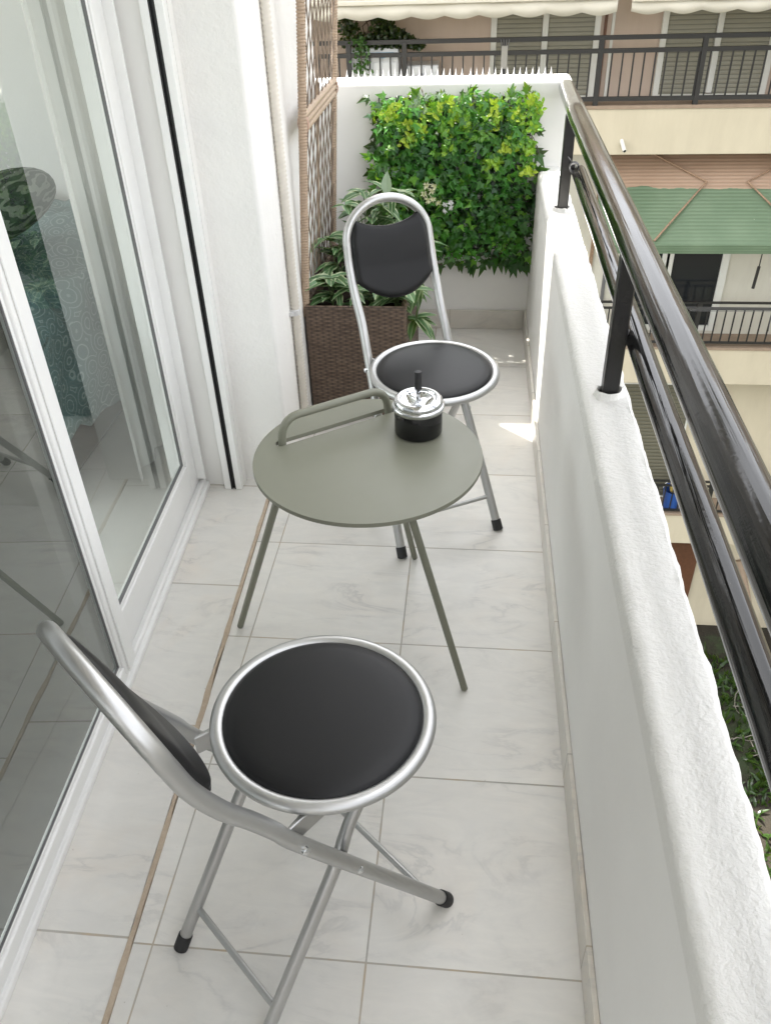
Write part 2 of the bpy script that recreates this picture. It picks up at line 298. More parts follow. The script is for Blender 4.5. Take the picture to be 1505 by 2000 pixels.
# ------------------------------------------------------------------ mesh helpers
class MB:
    def __init__(s): s.v = []; s.f = []; s.t = []; s.uv = []
    def face(s, idx, tint=None, uv=None):
        s.f.append(idx); s.t.append(tint); s.uv.append(uv)
    def box(s, x0, x1, y0, y1, z0, z1, M=None):
        b = len(s.v); P = [(x, y, z) for z in (z0, z1) for y in (y0, y1) for x in (x0, x1)]
        s.v += [tuple(M @ Vector(p)) if M else p for p in P]
        for q in ((0, 2, 3, 1), (4, 5, 7, 6), (0, 1, 5, 4), (2, 6, 7, 3), (0, 4, 6, 2), (1, 3, 7, 5)): s.face([b+i for i in q])
        return s
    def quadprism(s, pts, z0, z1):   # plan polygon, counter-clockwise
        n = len(pts); b = len(s.v); s.v += [(x, y, z0) for x, y in pts] + [(x, y, z1) for x, y in pts]
        s.face([b+i for i in range(n)][::-1]); s.face([b+n+i for i in range(n)])
        for i in range(n): j = (i+1) % n; s.face([b+i, b+j, b+n+j, b+n+i])
        return s
    def tube(s, pts, r, n=12, cap=True, closed=False, flat=None):
        pts = [Vector(p) for p in pts]; N = len(pts); b = len(s.v)
        rr = r if isinstance(r, (list, tuple)) else [r]*N
        pu = None
        for i, p in enumerate(pts):
            a = pts[(i-1) % N] if (closed or i > 0) else p; c = pts[(i+1) % N] if (closed or i < N-1) else p
            t = (c-a).normalized()
            if pu is None:
                pu = Vector((0, 0, 1)) if abs(t.z) < .9 else Vector((1, 0, 0))
            u = (pu - t*pu.dot(t)).normalized(); pu = u; w_ = t.cross(u)
            for k in range(n):
                an = 2*math.pi*k/n; s.v.append(tuple(p + u*math.cos(an)*rr[i]*(flat[0] if flat else 1) + w_*math.sin(an)*rr[i]*(flat[1] if flat else 1)))
        for i in range(N if closed else N-1):
            i2 = (i+1) % N
            for k in range(n):
                k2 = (k+1) % n; s.face([b+i*n+k, b+i*n+k2, b+i2*n+k2, b+i2*n+k])
        if cap and not closed:
            s.face([b+k for k in range(n)][::-1]); s.face([b+(N-1)*n+k for k in range(n)])
        return s
    def lathe(s, prof, n=48, M=None, closed=False):
        b = len(s.v); m_ = len(prof)
        for k in range(n):
            a = 2*math.pi*k/n
            for r, z in prof:
                p = Vector((r*math.cos(a), r*math.sin(a), z)); s.v.append(tuple(M @ p) if M else tuple(p))
        for k in range(n):
            k2 = (k+1) % n
            for i in range(m_ if closed else m_-1):
                i2 = (i+1) % m_; s.face([b+k*m_+i, b+k2*m_+i, b+k2*m_+i2, b+k*m_+i2])
        return s
    def build(s, name, mat, parent=None, smooth=False, bevel=0, seg=2, loc=None, tint=False, sharp=None):
        me = bpy.data.meshes.new(name); me.from_pydata(s.v, [], s.f)
        if tint:
            ca = me.color_attributes.new('tint', 'FLOAT_COLOR', 'CORNER'); uvl = me.uv_layers.new(name='UVMap'); li = 0
            for fi, p in enumerate(me.polygons):
                for q in range(p.loop_total):
                    t = s.t[fi] or (.1, .2, .05); ca.data[li].color = (t[0], t[1], t[2], 1)
                    if s.uv[fi]: uvl.data[li].uv = s.uv[fi][q]
                    li += 1
        me.validate(); me.update()
        bm = bmesh.new(); bm.from_mesh(me)
        bmesh.ops.remove_doubles(bm, verts=bm.verts, dist=1e-6) if not tint else None
        if not tint: bmesh.ops.recalc_face_normals(bm, faces=bm.faces)
        bm.to_mesh(me); bm.free()
        o = bpy.data.objects.new(name, me); col.objects.link(o)
        if mat: me.materials.append(mat)
        if parent: o.parent = parent
        if loc: o.location = loc
        if smooth:
            for p in me.polygons: p.use_smooth = True
            if sharp is None: sharp = 40
            if sharp: me.set_sharp_from_angle(angle=R(sharp))
        if bevel:
            b = o.modifiers.new('bevel', 'BEVEL'); b.width = bevel; b.segments = seg; b.limit_method = 'ANGLE'; b.angle_limit = R(40)
            for p in me.polygons: p.use_smooth = True
            me.set_sharp_from_angle(angle=R(35))
        return o
def thing(name, label, cat, loc=(0, 0, 0), rz=0, group=None):
    o = bpy.data.objects.new(name, None); col.objects.link(o); o.location = loc; o.rotation_euler = (0, 0, rz); o.empty_display_size = .1
    o['label'] = label; o['category'] = cat
    if group: o['group'] = group
    return o
def tag(o, label, cat, group=None):
    o['label'] = label; o['category'] = cat
    if group: o['group'] = group
    return o
def struct(o): o['kind'] = 'structure'; return o
def smoothpath(pts, n=8):
    P = [Vector(p) for p in pts]; out = []
    for i in range(len(P)-1):
        p0 = P[max(i-1, 0)]; p1 = P[i]; p2 = P[i+1]; p3 = P[min(i+2, len(P)-1)]
        for k in range(n):
            t = k/n; out.append(.5*((2*p1)+(p2-p0)*t+(2*p0-5*p1+4*p2-p3)*t*t+(-p0+3*p1-3*p2+p3)*t**3))
    out.append(P[-1]); return out
def fillet(pts, r, n=6):
    P = [Vector(p) for p in pts]; out = [P[0]]
    for i in range(1, len(P)-1):
        a = (P[i-1]-P[i]); c = (P[i+1]-P[i]); d = min(r, a.length*.49, c.length*.49)
        A = P[i]+a.normalized()*d; B = P[i]+c.normalized()*d
        for k in range(n+1):
            t = k/n; out.append((1-t)**2*A+2*t*(1-t)*P[i]+t*t*B)
    out.append(P[-1]); return out

# ================================================================== THE BALCONY
XI, XO, ZP, YB = .396, .496, .69, 2.784       # parapet inner and outer face, its top, back wall
def wx(y): return -.425-.012*(y-1.53)           # plane of the house wall past the pillar
def dx(y, off=-.628): return off-.045*y         # plane of the door, slightly askew to the tiles
def gx(y): return -.4435-.0285*y                # the cement joint
# floors
f = MB(); f.quadprism([(gx(-2.6)+.006, -2.6), (XI+.02, -2.6), (XI+.02, YB+.02), (gx(YB)+.006, YB+.02)], -.16, 0)
struct(f.build('balcony_floor', MT['floor']))
f = MB(); f.quadprism([(-1.0, -2.6), (gx(-2.6)-.006, -2.6), (gx(1.6)-.006, 1.6), (-1.0, 1.6)], -.16, .0015)
struct(f.build('threshold_paving', MT['sill_tiles']))
f = MB(); N = 160
for i in range(N+1):
    y = -2.6+i*(4.3)/N
    a = .0030+.0045*noise.noise(Vector((y*9, 0, 1)))+.002*noise.noise(Vector((y*40, 3, 1))); b_ = .0030+.0045*noise.noise(Vector((y*8, 5, 1)))+.002*noise.noise(Vector((y*43, 9, 1)))
    f.v += [(gx(y)-a-.002, y, -.1), (gx(y)-a-.002, y, .0035), (gx(y)+b_+.002, y, .003), (gx(y)+b_+.002, y, -.1)]
    if i:
        k = 4*i
        for q in range(3): f.face([k-4+q, k-4+q+1, k+q+1, k+q])
struct(f.build('cement_joint', MT['joint']))
f = MB(); f.box(-.9, .52, -2.6, 2.9, -.34, -.1605); struct(f.build('balcony_slab', MT['plaster']))

# parapet: a thick plastered wall with rounded inner edge and a ragged outer edge
def parapet():
    f = MB(); ys = [-2.6+i*.0125 for i in range(int((YB+2.62)/.0125))]
    def nz(a, b, c=0): return noise.noise(Vector((a, b, c)))
    rows = []
    for y in ys:
        rag = .003*nz(y*5, 1)+.004*nz(y*14, 2)+.0035*nz(y*37, 3)
        pr = []
        for z in (-.3, .0, .1, .25, .4, .52, .6, .64): pr.append((XI+.0006*nz(y*3, z*3), z))
        rr = .017+.006*nz(y*4, 7)+.004*nz(y*17, 8)
        for k in range(6):
            a = math.pi/2*k/5; pr.append((XI+rr*(1-math.cos(a))+.002*nz(y*30, k), ZP-rr+rr*math.sin(a)))
        for t in (.3, .4, .5, .6, .7, .8, .88): 
            x = XI+t*(XO-XI); pr.append((x, ZP+.0010*nz(y*12, t*6, 2)+.0012*nz(y*45, t*22, 4)+.001*nz(y*3, t*2, 9)))
        xo = XO+rag
        pr += [(xo-.010, ZP+.001*nz(y*40, 2)), (xo-.003, ZP-.006), (xo, ZP-.016), (xo+.002*nz(y*20, 4), ZP-.05), (XO, ZP-.12), (XO, .2), (XO, -.34)]
        rows.append([(x, y, z) for x, z in pr])
    n = len(rows[0])
    for r_ in rows: f.v += r_
    for i in range(len(rows)-1):
        for k in range(n-1): f.face([i*n+k, i*n+k+1, (i+1)*n+k+1, (i+1)*n+k])
    return f
pw = parapet().build('parapet_wall', MT['cap'], smooth=True, sharp=60)
pw.data.materials.append(MT['inner'])
for p in pw.data.polygons:
    if p.center.x < .5*(XI+XO) and p.center.z < .645: p.material_index = 1
tag(pw, 'low white plastered parapet wall with a ragged weathered top under the black railing', 'wall')
f = MB(); f.box(XI-.011, XI-.0005, -2.6, YB-.0005, .0005, .087); sk1 = f.build('skirting', MT['skirt'], bevel=.0015)
sk1.parent = pw; sk1['label'] = 'cream marble skirting strip'
# back wall with the green panel
bw = MB(); bw.box(-.47, .505, YB, 2.905, -.34, 1.002)
bo = bw.build('end_wall', MT['smooth'], bevel=.018, seg=4)
tag(bo, 'waist-high white end wall with the ivy panel on it', 'wall')
f = MB(); f.box(-.43, XI-.0115, YB-.011, YB-.0005, .0005, .087); o = f.build('skirting', MT['skirtb'], parent=bo, bevel=.0015)
# house walls (one building of which the photo shows only the balcony side)
house = thing('house', 'white plastered house wall with door and pillar along the left of the balcony', 'house')
f = MB(); f.quadprism([(-.578, 1.53), (wx(1.53), 1.53), (wx(2.60), 2.60), (-.80, 2.60), (-.80, 1.53)], -9, 9)
pil = f.build('pillar', MT['plaster_rough'], house, bevel=.012, seg=3)
f = MB(); f.quadprism([(-.80, 1.495), (-.5805, 1.495), (-.5805, 1.5295), (-.80, 1.5295)], -.02, 9)
f.build('door_reveal', MT['smooth'], house)
f = MB(); f.quadprism([(-.80, 2.601), (wx(2.601), 2.601), (wx(2.9), 2.9), (-.80, 2.9)], -9, 1.0); f.build('low_wall', MT['plaster_rough'], house)
f = MB(); f.box(-.80, -.60, -2.6, 1.4945, 2.25, 9); f.build('upper_wall', MT['plaster_rough'], house)
f = MB(); f.box(-.80, -.52, -2.9, -1.9, -.02, 2.249); f.box(-.80, .52, -2.9, -2.601, -.3, 2.249); f.build('near_wall', MT['smooth'], house)
f = MB(); f.box(-3.8, -.80, -3.0, 2.62, 2.6, 9); f.box(-3.8, -.9005, -3.0, 2.62, -9, -.05); f.box(-3.9, -3.8005, -3.0, 2.619, -.05, .3); f.box(-3.8, -.8005, 2.42, 2.6195, -.049, 2.599)
f.build('room_wall', MT['room'], house)
f = MB(); f.box(-3.79, -.8, -2.49, 2.41, -.0495, .004); f.build('room_floor', MT['roomfloor'], house)
# unseen slab and beam, added overhead to cast shade and bound the sun patch
f = MB(); f.box(-.5995, .30, -2.9, 2.2, 2.75, 2.92); f.box(-1.6, .9, 2.745, 3.22, 2.80, 2.95)
struct(f.build('added_shade_slabs', MT['plaster']))

# shutter guide rail on the reveal
g = thing('shutter_guide', 'tall white roller-shutter guide rail with a black slot, between door and pillar', 'shutter rail', (-.61, 1.48, 0))
f = MB(); f.box(-.030, -.008, -.013, .0145, .002, 2.25); f.box(.0075, .0285, -.013, .0145, .002, 2.25); f.build('guide_rail', MT['upvc'], g, bevel=.002)
f = MB(); f.box(-.0078, .0073, -.005, .0145, .0025, 2.25); f.box(-.0078, -.004, -.0125, -.0052, .0025, 2.25); f.box(.004, .0073, -.0125, -.0052, .0025, 2.25); f.build('slot', MT['channel'], g)

# sliding doors, built in their own slightly turned frame:  local x = outward, local y = along the wall
door = thing('sliding_door', 'white sliding glass balcony door with an insect screen on its near leaf', 'door', (dx(0), 0, 0), math.atan(.045))
def prof(f, pts, axis, a, b):
    """extrude a profile (outward, across) along local y or z"""
    n = len(pts); k = len(f.v)
    for e in (a, b):
        for (u, w_) in pts: f.v.append((u, e, w_) if axis == 'y' else (u, w_, e))
    f.face([k+i for i in range(n)]); f.face([k+n+i for i in range(n)][::-1])
    for i in range(n): j = (i+1) % n; f.face([k+i, k+j, k+n+j, k+n+i])
# sill with stepped tracks
f = MB()
prof(f, [(0, .002), (0, .016), (-.003, .020), (-.011, .020), (-.011, .030), (-.015, .034), (-.021, .034), (-.021, .028), (-.032, .028), (-.032, .002)], 'y', -2.0, 1.487)
prof(f, [(-.0325, .002), (-.0325, .045), (-.10, .045), (-.10, .002)], 'y', -2.0, 1.487)
f.build('sill', MT['upvc'], door, bevel=.0015)
f = MB(); prof(f, [(-.004, 1.462), (-.004, 1.470), (-.02, 1.470), (-.02, 1.489), (-.12, 1.489), (-.12, 1.462)], 'z', .0455, 2.2495)
f.build('door_frame', MT['upvc'], door, bevel=.002)
def leaf_frame(name, y0, y1, x1, x0, st, zb0, zb1, ztop, sthick):
    lf = MB()
    # stiles and rails with a raised inner bead
    for (a, b) in ((y0, y0+st[0]), (y1-st[1], y1)):
        lf.box(x0, x1, a, b, zb0, ztop)
    lf.box(x0, x1-.0007, y0+st[0]+.0002, y1-st[1]-.0002, zb0, zb1)
    lf.box(x0, x1-.0007, y0+st[0]+.0002, y1-st[1]-.0002, ztop-.09, ztop)
    o = lf.build('leaf_frame', MT['upvc'], door, bevel=.004, seg=3)
    bd = MB()
    a, b, c, d = y0+st[0]+.0004, y1-st[1]-.0004, zb1+.0004, ztop-.0904
    for q in ((a, a+.009, c, d), (b-.009, b, c, d), (a+.0092, b-.0092, c, c+.009)): bd.box(x0+.014, x1-.007, q[0], q[1], q[2], q[3])
    bd.build('bead', MT['upvc'], o, bevel=.002)
    gk = MB()
    for q in ((a+.0094, a+.0125, c+.0094, d), (b-.0125, b-.0094, c+.0094, d), (a+.0127, b-.0127, c+.0094, c+.0125)): gk.box(x0+.015, x1-.0085, q[0], q[1], q[2], q[3])
    gk.build('gasket', MT['gasket'], o)
    gl = MB(); gl.box(x1-.0155, x1-.0135, a+.004, b-.004, c+.004, d)
    o2 = gl.build('glass_pane', MT['glass'], o)
    return o
LF = leaf_frame('leaf_frame', .585, 1.4615, -.030, -.062, (.10, .072), .0455, .142, 2.2, .03)
LN = leaf_frame('leaf_frame', -.95, .675, -.001, -.029, (.07, .068), .0458, .075, 2.2, .03)
f = MB(); f.box(-.0295+.004, -.0295+.006, -.87, .60, .08, 2.1); f.build('insect_screen', MT['mesh'], door)
f = MB(); f.box(-.034, -.0305, .05, .09, .9, 1.1); f.build('handle', MT['upvc'], LN, bevel=.002)
# meeting stile cover strip
f = MB(); f.box(-.0008, .004, .620, .634, .046, 2.2); f.build('cover_strip', MT['upvc'], LN, bevel=.002)

# bed behind the glass
bed = thing('bed', 'bed with a teal patterned duvet seen through the glass door', 'bed', (-1.75, 1.7, 0))
def cloth(x0, x1, y0, y1, z0, z1, amp, seed, nu=60, nv=50):
    f = MB()
    for i in range(nu+1):
        for j in range(nv+1):
            u = i/nu; v_ = j/nv
            # u: from the hem up the side and over the top; v along the bed
            s_ = u*1.6
            if s_ < .6: x = x1+.02*math.sin(v_*19); z = z0+(z1-z0)*s_/.6
            else: x = x1-(x1-x0)*(s_-.6); z = z1
            e = min(1, abs(s_-.6)/.18); z -= .05*(1-e)**2; x -= .04*(1-e)**2
            y = y0+(y1-y0)*v_
            z -= .10*(1-min(1, v_/.25))**2*(1 if s_ > .5 else .3)
            if s_ < .6: z += (.12*(1-min(1, v_/.3)))*(1-s_/.6)
            n_ = noise.noise(Vector((x*4, y*4, z*4+seed))); n2 = noise.noise(Vector((x*10, y*9, z*9+seed)))
            f.v.append((x+amp*n_+amp*.4*n2, y+amp*.5*n2, z+amp*n2))
    for i in range(nu):
        for j in range(nv): a = i*(nv+1)+j; f.face([a, a+1, a+nv+2, a+nv+1])
    return f
o = cloth(-1.0, .72, -.55, .65, .22, .70, .05, 3).build('duvet', MT['duvet'], bed, smooth=True, sharp=0)
s_ = o.modifiers.new('thick', 'SOLIDIFY'); s_.thickness = .03
f = MB(); f.box(-1.0, .60, -.40, .66, .02, .50); f.build('bed_base', MT['darkbox'], bed, bevel=.02)
f = MB(); f.lathe([(max(.001, .23*math.sin(math.pi*q/16)**.8), -.09*math.cos(math.pi*q/16)) for q in range(17)], 40, Matrix.Diagonal((1, 1.1, 1, 1)))
o = f.build('pillow', MT['palm'], bed, smooth=True, loc=(.45, -.05, .84)); o.rotation_euler = (0, R(-20), 0)

cu = thing('curtain', 'pale hanging curtain behind the far glass leaf of the door', 'curtain', (-.93, 1.95, 0))
f = MB(); n = 240
for i in range(n+1):
    y = -.50+.94*i/n; a_ = .022*math.sin(y*62+2*math.sin(y*7)); f.v += [(a_*.8, y, .03), (a_, y, 1.2), (a_*.7, y, 2.3)]
    if i: k = 3*i; f.face([k-3, k-2, k+1, k]); f.face([k-2, k-1, k+2, k+1])
mt = NT('sheer_curtain'); mt.set(Base_Color=c4(.78, .77, .74), Roughness=.9); tl = mt.n('BsdfTranslucent'); tl.inputs[0].default_value = c4(.78, .77, .74)
mx = mt.n('MixShader'); mx.inputs[0].default_value = .45; mt.l(mt.p.outputs[0], mx.inputs[1]); mt.l(tl.outputs[0], mx.inputs[2]); mt.l(mx.outputs[0], mt.out.inputs[0])
f.build('cloth', mt.m, cu, smooth=True, sharp=0)
f = MB(); f.tube([(0, -.55, 2.31), (0, .45, 2.31)], .012, 10); f.build('rod', MT['tube'], cu)
# conduit on the wall
cd = thing('cable_conduit', 'corrugated white cable conduit running up the wall beside the pillar', 'conduit', (-.4145, 1.775, 0))
f = MB(); pts = []; rr = []
zz = .12
while zz < 2.7:
    pts += [(.002*math.sin(zz*3), .018*(zz-.5)+.004*math.sin(zz*2), zz), (.002*math.sin(zz*3), .018*(zz-.5)+.004*math.sin(zz*2), zz+.0065)]; rr += [.0112, .0150]; zz += .0125
f.tube(pts, rr, 14); f.build('conduit_pipe', MT['conduit'], cd, smooth=True, sharp=0)
f = MB(); f.tube([(0, 0, .487), (0, 0, .505)], .0175, 16); f.box(-.017, .0, -.026, .026, .489, .503); f.build('clamp', MT['plastic_clear'], cd, bevel=.0015)
f = MB(); f.tube([(0, -.006, .085), (0, -.006, .125)], .011, 12); f.build('pipe_end', MT['plastic_clear'], cd, smooth=True)

# bird spikes
def spikes(x0, n, label, P_=.0235):
    t = thing('bird_spikes', label, 'bird spikes', (x0, 2.85, 1.0022), 0, 'bird spike strips on the end wall')
    f = MB(); f.box(0, n*P_, -.012, .012, 0, .004); f.build('base_strip', MT['plastic_clear'], t, bevel=.001)
    me = None
    for i in range(n):
        if me is None:
            f = MB(); f.lathe([(.0056, 0), (.0026, .010), (.0004, .028)], 8); f.face([q*3 for q in range(8)][::-1])
            o = f.build('spike', MT['plastic_clear'], t); me = o.data
        else:
            o = bpy.data.objects.new('spike', me); col.objects.link(o); o.parent = t
        o.location = (P_*.5+i*P_, random.uniform(-.002, .002), .0042); o.rotation_euler = (random.uniform(-.06, .06), random.uniform(-.05, .05), 0)
    return t
spikes(-.37, 20, 'longer strip of white plastic bird spikes, behind the trellis end of the end wall')
spikes(.109, 14, 'shorter strip of white plastic bird spikes, towards the railing end of the end wall')

# ------------------------------------------------------------------ railing
rl = thing('balcony_railing', 'glossy black brush-painted metal railing of two tubes on the white parapet', 'railing', (0, 0, ZP))
def wob(y, s_): return .0012*noise.noise(Vector((y*2.2, s_, 0)))
f = MB(); f.tube([(.4520+.029*max(0, (y-2.05)/.73)+wob(y, 1), y, 1.020-.046*max(0, (y-2.05)/.73)+wob(y, 2)-ZP) for y in [-2.6+.05*i for i in range(108)]], .0295, 40); f.build('top_rail', MT['rail'], rl, smooth=True)
f = MB(); f.tube([(.4880+wob(y, 3), y, .822+wob(y, 4)-ZP) for y in [-2.6+.05*i for i in range(96)] + [2.17, 2.185]], [.0235]*96+[.023, .012], 32); f.build('lower_rail', MT['rail'], rl, smooth=True)
for yp in (2.20, .893, -.415, -1.72):
    f = MB(); f.box(.4325, .4665, yp-.016, yp+.016, -.012, .990-ZP); po = f.build('post', MT['post'], rl, bevel=.003)
    f = MB(); f.tube([(.464, yp-.001, .822-ZP), (.478, yp-.001, .822-ZP)], [.016, .0175], 16); f.build('bracket', MT['post'], po, smooth=True)
    # plaster collar at the foot, with a rust line
    f = MB(); f.lathe([(.021, .004), (.024, .012), (.0285, .004), (.034, -.004), (.036, -.012)], 28)
    for i, q in enumerate(f.v):
        n_ = noise.noise(Vector((q[0]*80, q[1]*80, yp*3))); f.v[i] = (q[0]*(1+.22*n_)+.4485, q[1]*(1+.2*n_)*.92+yp, q[2]+.005*n_)
    f.build('plaster_collar', MT['cap'], po, smooth=True)
f = MB(); k0 = Vector((.486, 2.165, .838-ZP))
for i in range(5):
    pts = [k0+Vector((.015*math.cos(a*1.0+i)-.014, .006*i-.012+.004*math.sin(3*a),   .015*math.sin(a+i))) for a in [j*.35 for j in range(19)]]
    f.tube(pts, .0022, 6)
f.tube([k0+Vector((-.02, .01, .01)), k0+Vector((-.03, .0, .025)), k0+Vector((-.036, .012, .03))], .0018, 6)
tag(f.build('wire_tie', MT['gasket'], smooth=True, loc=(0, 0, ZP)), 'grey wire wound round the lower rail at the farthest post', 'wire')

# ------------------------------------------------------------------ chairs
def make_chair(name, label, loc, yaw):
    t = thing(name, label, 'folding chair', loc, -yaw, 'black and silver folding chairs')
    # outer frame A: feet in front, rising backwards, bends up into a hoop
    side = [(.159, .119, .012), (.150, .03, .165), (.129, -.150, .470), (.126, -.188, .545), (.124, -.218, .60)]
    hoop = []
    for i in range(0, 25):
        a = math.pi*i/24; zc = .79; zz = zc+.105*math.sin(a) ; hoop.append((.124*math.cos(a)*(1 if True else 1), -.300-.027*math.sin(a), zz))
    left = [(.126, -.252, .66), (.126, -.283, .73)]
    path = side+left+hoop+[(-x, y, z) for x, y, z in left[::-1]]+[(-x, y, z) for x, y, z in side[::-1]]
    P = smoothpath(path, 6)
    f = MB(); f.tube(P, .0124, 18); fa = f.build('back_frame', MT['tube'], t, smooth=True, sharp=50)
    for s in (-1, 1):
        f = MB(); d = Vector((s*.009, .089, -.153)).normalized(); e = Vector((s*.159, .119, .012))
        f.tube([e-d*.020, e-d*.018, e+d*.012, e+d*.0145], [.0138, .0149, .0149, .011], 18); f.build('rubber_foot', MT['cap_rubber'], fa, smooth=True)
    f = MB(); f.tube([(-.153, .072, .094), (.153, .072, .094)], .0062, 12); f.build('front_stretcher', MT['tube'], fa, smooth=True)
    # inner frame B
    for s in (-1, 1):
        f = MB(); pb = smoothpath([(s*.121, -.287, .012), (s*.119, -.2, .155), (s*.117, -.095, .325), (s*.108, -.045, .40), (s*.104, .035, .497)], 6)
        f.tube(pb, [.0112]*(len(pb)-9)+[.0105]*9, 16); lg = f.build('rear_leg', MT['tube'], t, smooth=True)
        f = MB(); e = Vector((s*.121, -.287, .012)); d = Vector((0, -.087, -.143)).normalized()
        f.tube([e-d*.020, e-d*.018, e+d*.012, e+d*.0145], [.0125, .0136, .0136, .010], 18); f.build('rubber_foot', MT['cap_rubber'], lg, smooth=True)
        # rivets
        for (rx, ry, rz_) in ((.1505, -.067, .33), (.1440, -.155, .478)):
            f = MB(); Mx = Matrix.Translation((s*rx, ry, rz_)) @ Matrix.Rotation(s*math.pi/2, 4, 'Y'); f.lathe([(.0001, .0035), (.004, .003), (.0065, .0005), (.007, -.006)], 16, Mx)
            f.build('rivet', MT['chrome'], fa, smooth=True)
        # hinge plate between hoop frame and seat ring
        f = MB(); f.quadprism([(s*.1175, -.170), (s*.1130, -.170), (s*.098, -.095), (s*.112, -.095)] if s < 0 else [(s*.1130, -.170), (s*.1175, -.170), (s*.112, -.095), (s*.098, -.095)], .466, .505)
        f.build('hinge_plate', MT['tube'], t, bevel=.002)
    f = MB(); f.tube([(-.118, -.243, .085), (.118, -.243, .085)], .0062, 12); f.build('rear_stretcher', MT['tube'], t, smooth=True)
    f = MB(); f.tube([(-.104, .035, .492), (.104, .035, .492)], .006, 10); f.build('seat_rod', MT['tube'], t, smooth=True)
    # seat: tubular ring and domed cushion
    tl = Matrix.Translation((0, 0, .517)) @ Matrix.Rotation(R(-2), 4, 'X')
    f = MB(); pr_ = []
    for k in range(16):
        a = 2*math.pi*k/16; pr_.append((.1672+.0118*math.cos(a), -.004+.0100*math.sin(a)))
    f.lathe(pr_, 80, tl, closed=True); rg = f.build('seat_ring', MT['tube'], t, smooth=True, sharp=0)
    f = MB(); f.lathe([(.0001, .0135), (.05, .0132), (.1, .0120), (.13, .0102), (.149, .0074), (.1572, .0032), (.1592, -.003), (.159, -.012), (.12, -.016), (.0001, -.016)], 80, tl)
    f.build('seat_cushion', MT['vinyl'], t, smooth=True, sharp=0)
    # back cushion
    f = MB(); nu, nv = 28, 20; rows = {0: [], 1: []}
    def backline(z):   # y of the frame at a height
        T = [(.60, -.218), (.66, -.252), (.73, -.283), (.79, -.300), (.84, -.318), (.90, -.327)]
        for (a, ya), (b, yb) in zip(T, T[1:]):
            if z <= b: return ya+(yb-ya)*(z-a)/(b-a)
        return T[-1][1]
    for sd_ in (0, 1):
        for j in range(nv+1):
            for i in range(nu+1):
                u = -1+2*i/nu; v_ = j/nv
                zb = .646+.048*abs(u)**2.2; zt = .829+.024*abs(u)**2
                z = zb+(zt-zb)*v_
                wd = .1155 if z < .79 else .1155*math.sqrt(max(.05, 1-((z-.79)/.113)**2))
                x = u*wd
                edge = min(1, (1-abs(u))/.10)*min(1, min(v_, 1-v_)/.10); edge = math.sqrt(max(edge, 0))
                th = (.003+.0080*edge)
                yy = backline(z)+.009+.007*(1-u*u)
                f.v.append((x, yy+(th if sd_ == 0 else -.006*edge-.002), z))
    n1 = (nu+1)*(nv+1)
    for j in range(nv):
        for i in range(nu):
            a = j*(nu+1)+i; f.face([a, a+1, a+nu+2, a+nu+1]); f.face([n1+a, n1+a+nu+1, n1+a+nu+2, n1+a+1])
    for i in range(nu):
        f.face([i, n1+i, n1+i+1, i+1]); a = nv*(nu+1)+i; f.face([a, a+1, n1+a+1, n1+a])
    for j in range(nv):
        a = j*(nu+1); f.face([a, a+nu+1, n1+a+nu+1, n1+a]); a += nu; f.face([a, n1+a, n1+a+nu+1, a+nu+1])
    f.build('back_cushion', MT['vinyl'], t, smooth=True, sharp=0)
    return t
ch1 = make_chair('folding_chair', 'folding chair in the foreground, turned away, between glass door and camera, scratched tube back', (-.061, .139, 0), .719)
def copy_tree(o, parent=None):
    c = o.copy(); col.objects.link(c); c.parent = parent
    for k in list(o.children): copy_tree(k, c)
    return c
ch2 = copy_tree(ch1); ch2['label'] = 'folding chair facing the camera behind the round table, in front of the planter'
ch2.location = (.057, 1.336, 0); ch2.rotation_euler = (0, 0, -2.647)

# ------------------------------------------------------------------ table
TC = Vector((-.070, .850, 0)); TR = .258; TZ = .55
tb = thing('side_table', 'round sage green metal side table with a tubular carrying handle', 'table', TC)
A = Vector((-.276-TC.x, .888-TC.y)); B = Vector((-.040-TC.x, 1.053-TC.y))
ux = (B-A).normalized(); nx_ = Vector((-ux.y, ux.x))
def ttop():
    bm = bmesh.new(); N = 128
    L = (B-A).length; hw = .0125; sl = []
    for a in range(13):
        an = math.pi/2+math.pi*a/12; q = A+ux*(hw*math.cos(an))+nx_*(hw*math.sin(an)); sl.append(q)
    for a in range(13):
        an = -math.pi/2+math.pi*a/12; q = B+ux*(hw*math.cos(an))+nx_*(hw*math.sin(an)); sl.append(q)
    out_ = [Vector((TR*math.cos(2*math.pi*i/N), TR*math.sin(2*math.pi*i/N), 0)) for i in range(N)]
    inn = [Vector((q.x, q.y, 0)) for q in sl[::-1]]
    from mathutils.geometry import tessellate_polygon
    vs = [bm.verts.new(q) for q in out_+inn]
    for tri in tessellate_polygon([out_, inn]):
        try: bm.faces.new([vs[q] for q in tri])
        except ValueError: pass
    bmesh.ops.recalc_face_normals(bm, faces=bm.faces)
    r_ = bmesh.ops.extrude_face_region(bm, geom=list(bm.faces))
    for v_ in [g_ for g_ in r_['geom'] if isinstance(g_, bmesh.types.BMVert)]: v_.co.z -= .010
    bmesh.ops.recalc_face_normals(bm, faces=bm.faces)
    me = bpy.data.meshes.new('tabletop'); bm.to_mesh(me); bm.free(); me.materials.append(MT['sage'])
    o = bpy.data.objects.new('tabletop', me); col.objects.link(o); o.parent = tb; o.location = (0, 0, TZ)
    b = o.modifiers.new('bevel', 'BEVEL'); b.width = .0025; b.segments = 3; b.limit_method = 'ANGLE'; b.angle_limit = R(50)
    for p in me.polygons: p.use_smooth = True
    me.set_sharp_from_angle(angle=R(50)); return o
ttop()
hz = .062
P = fillet([(A.x, A.y, TZ-.03), (A.x+ux.x*.01, A.y+ux.y*.01, TZ+hz), (B.x-ux.x*.01, B.y-ux.y*.01, TZ+hz), (B.x, B.y, TZ-.03)], .045, 10)
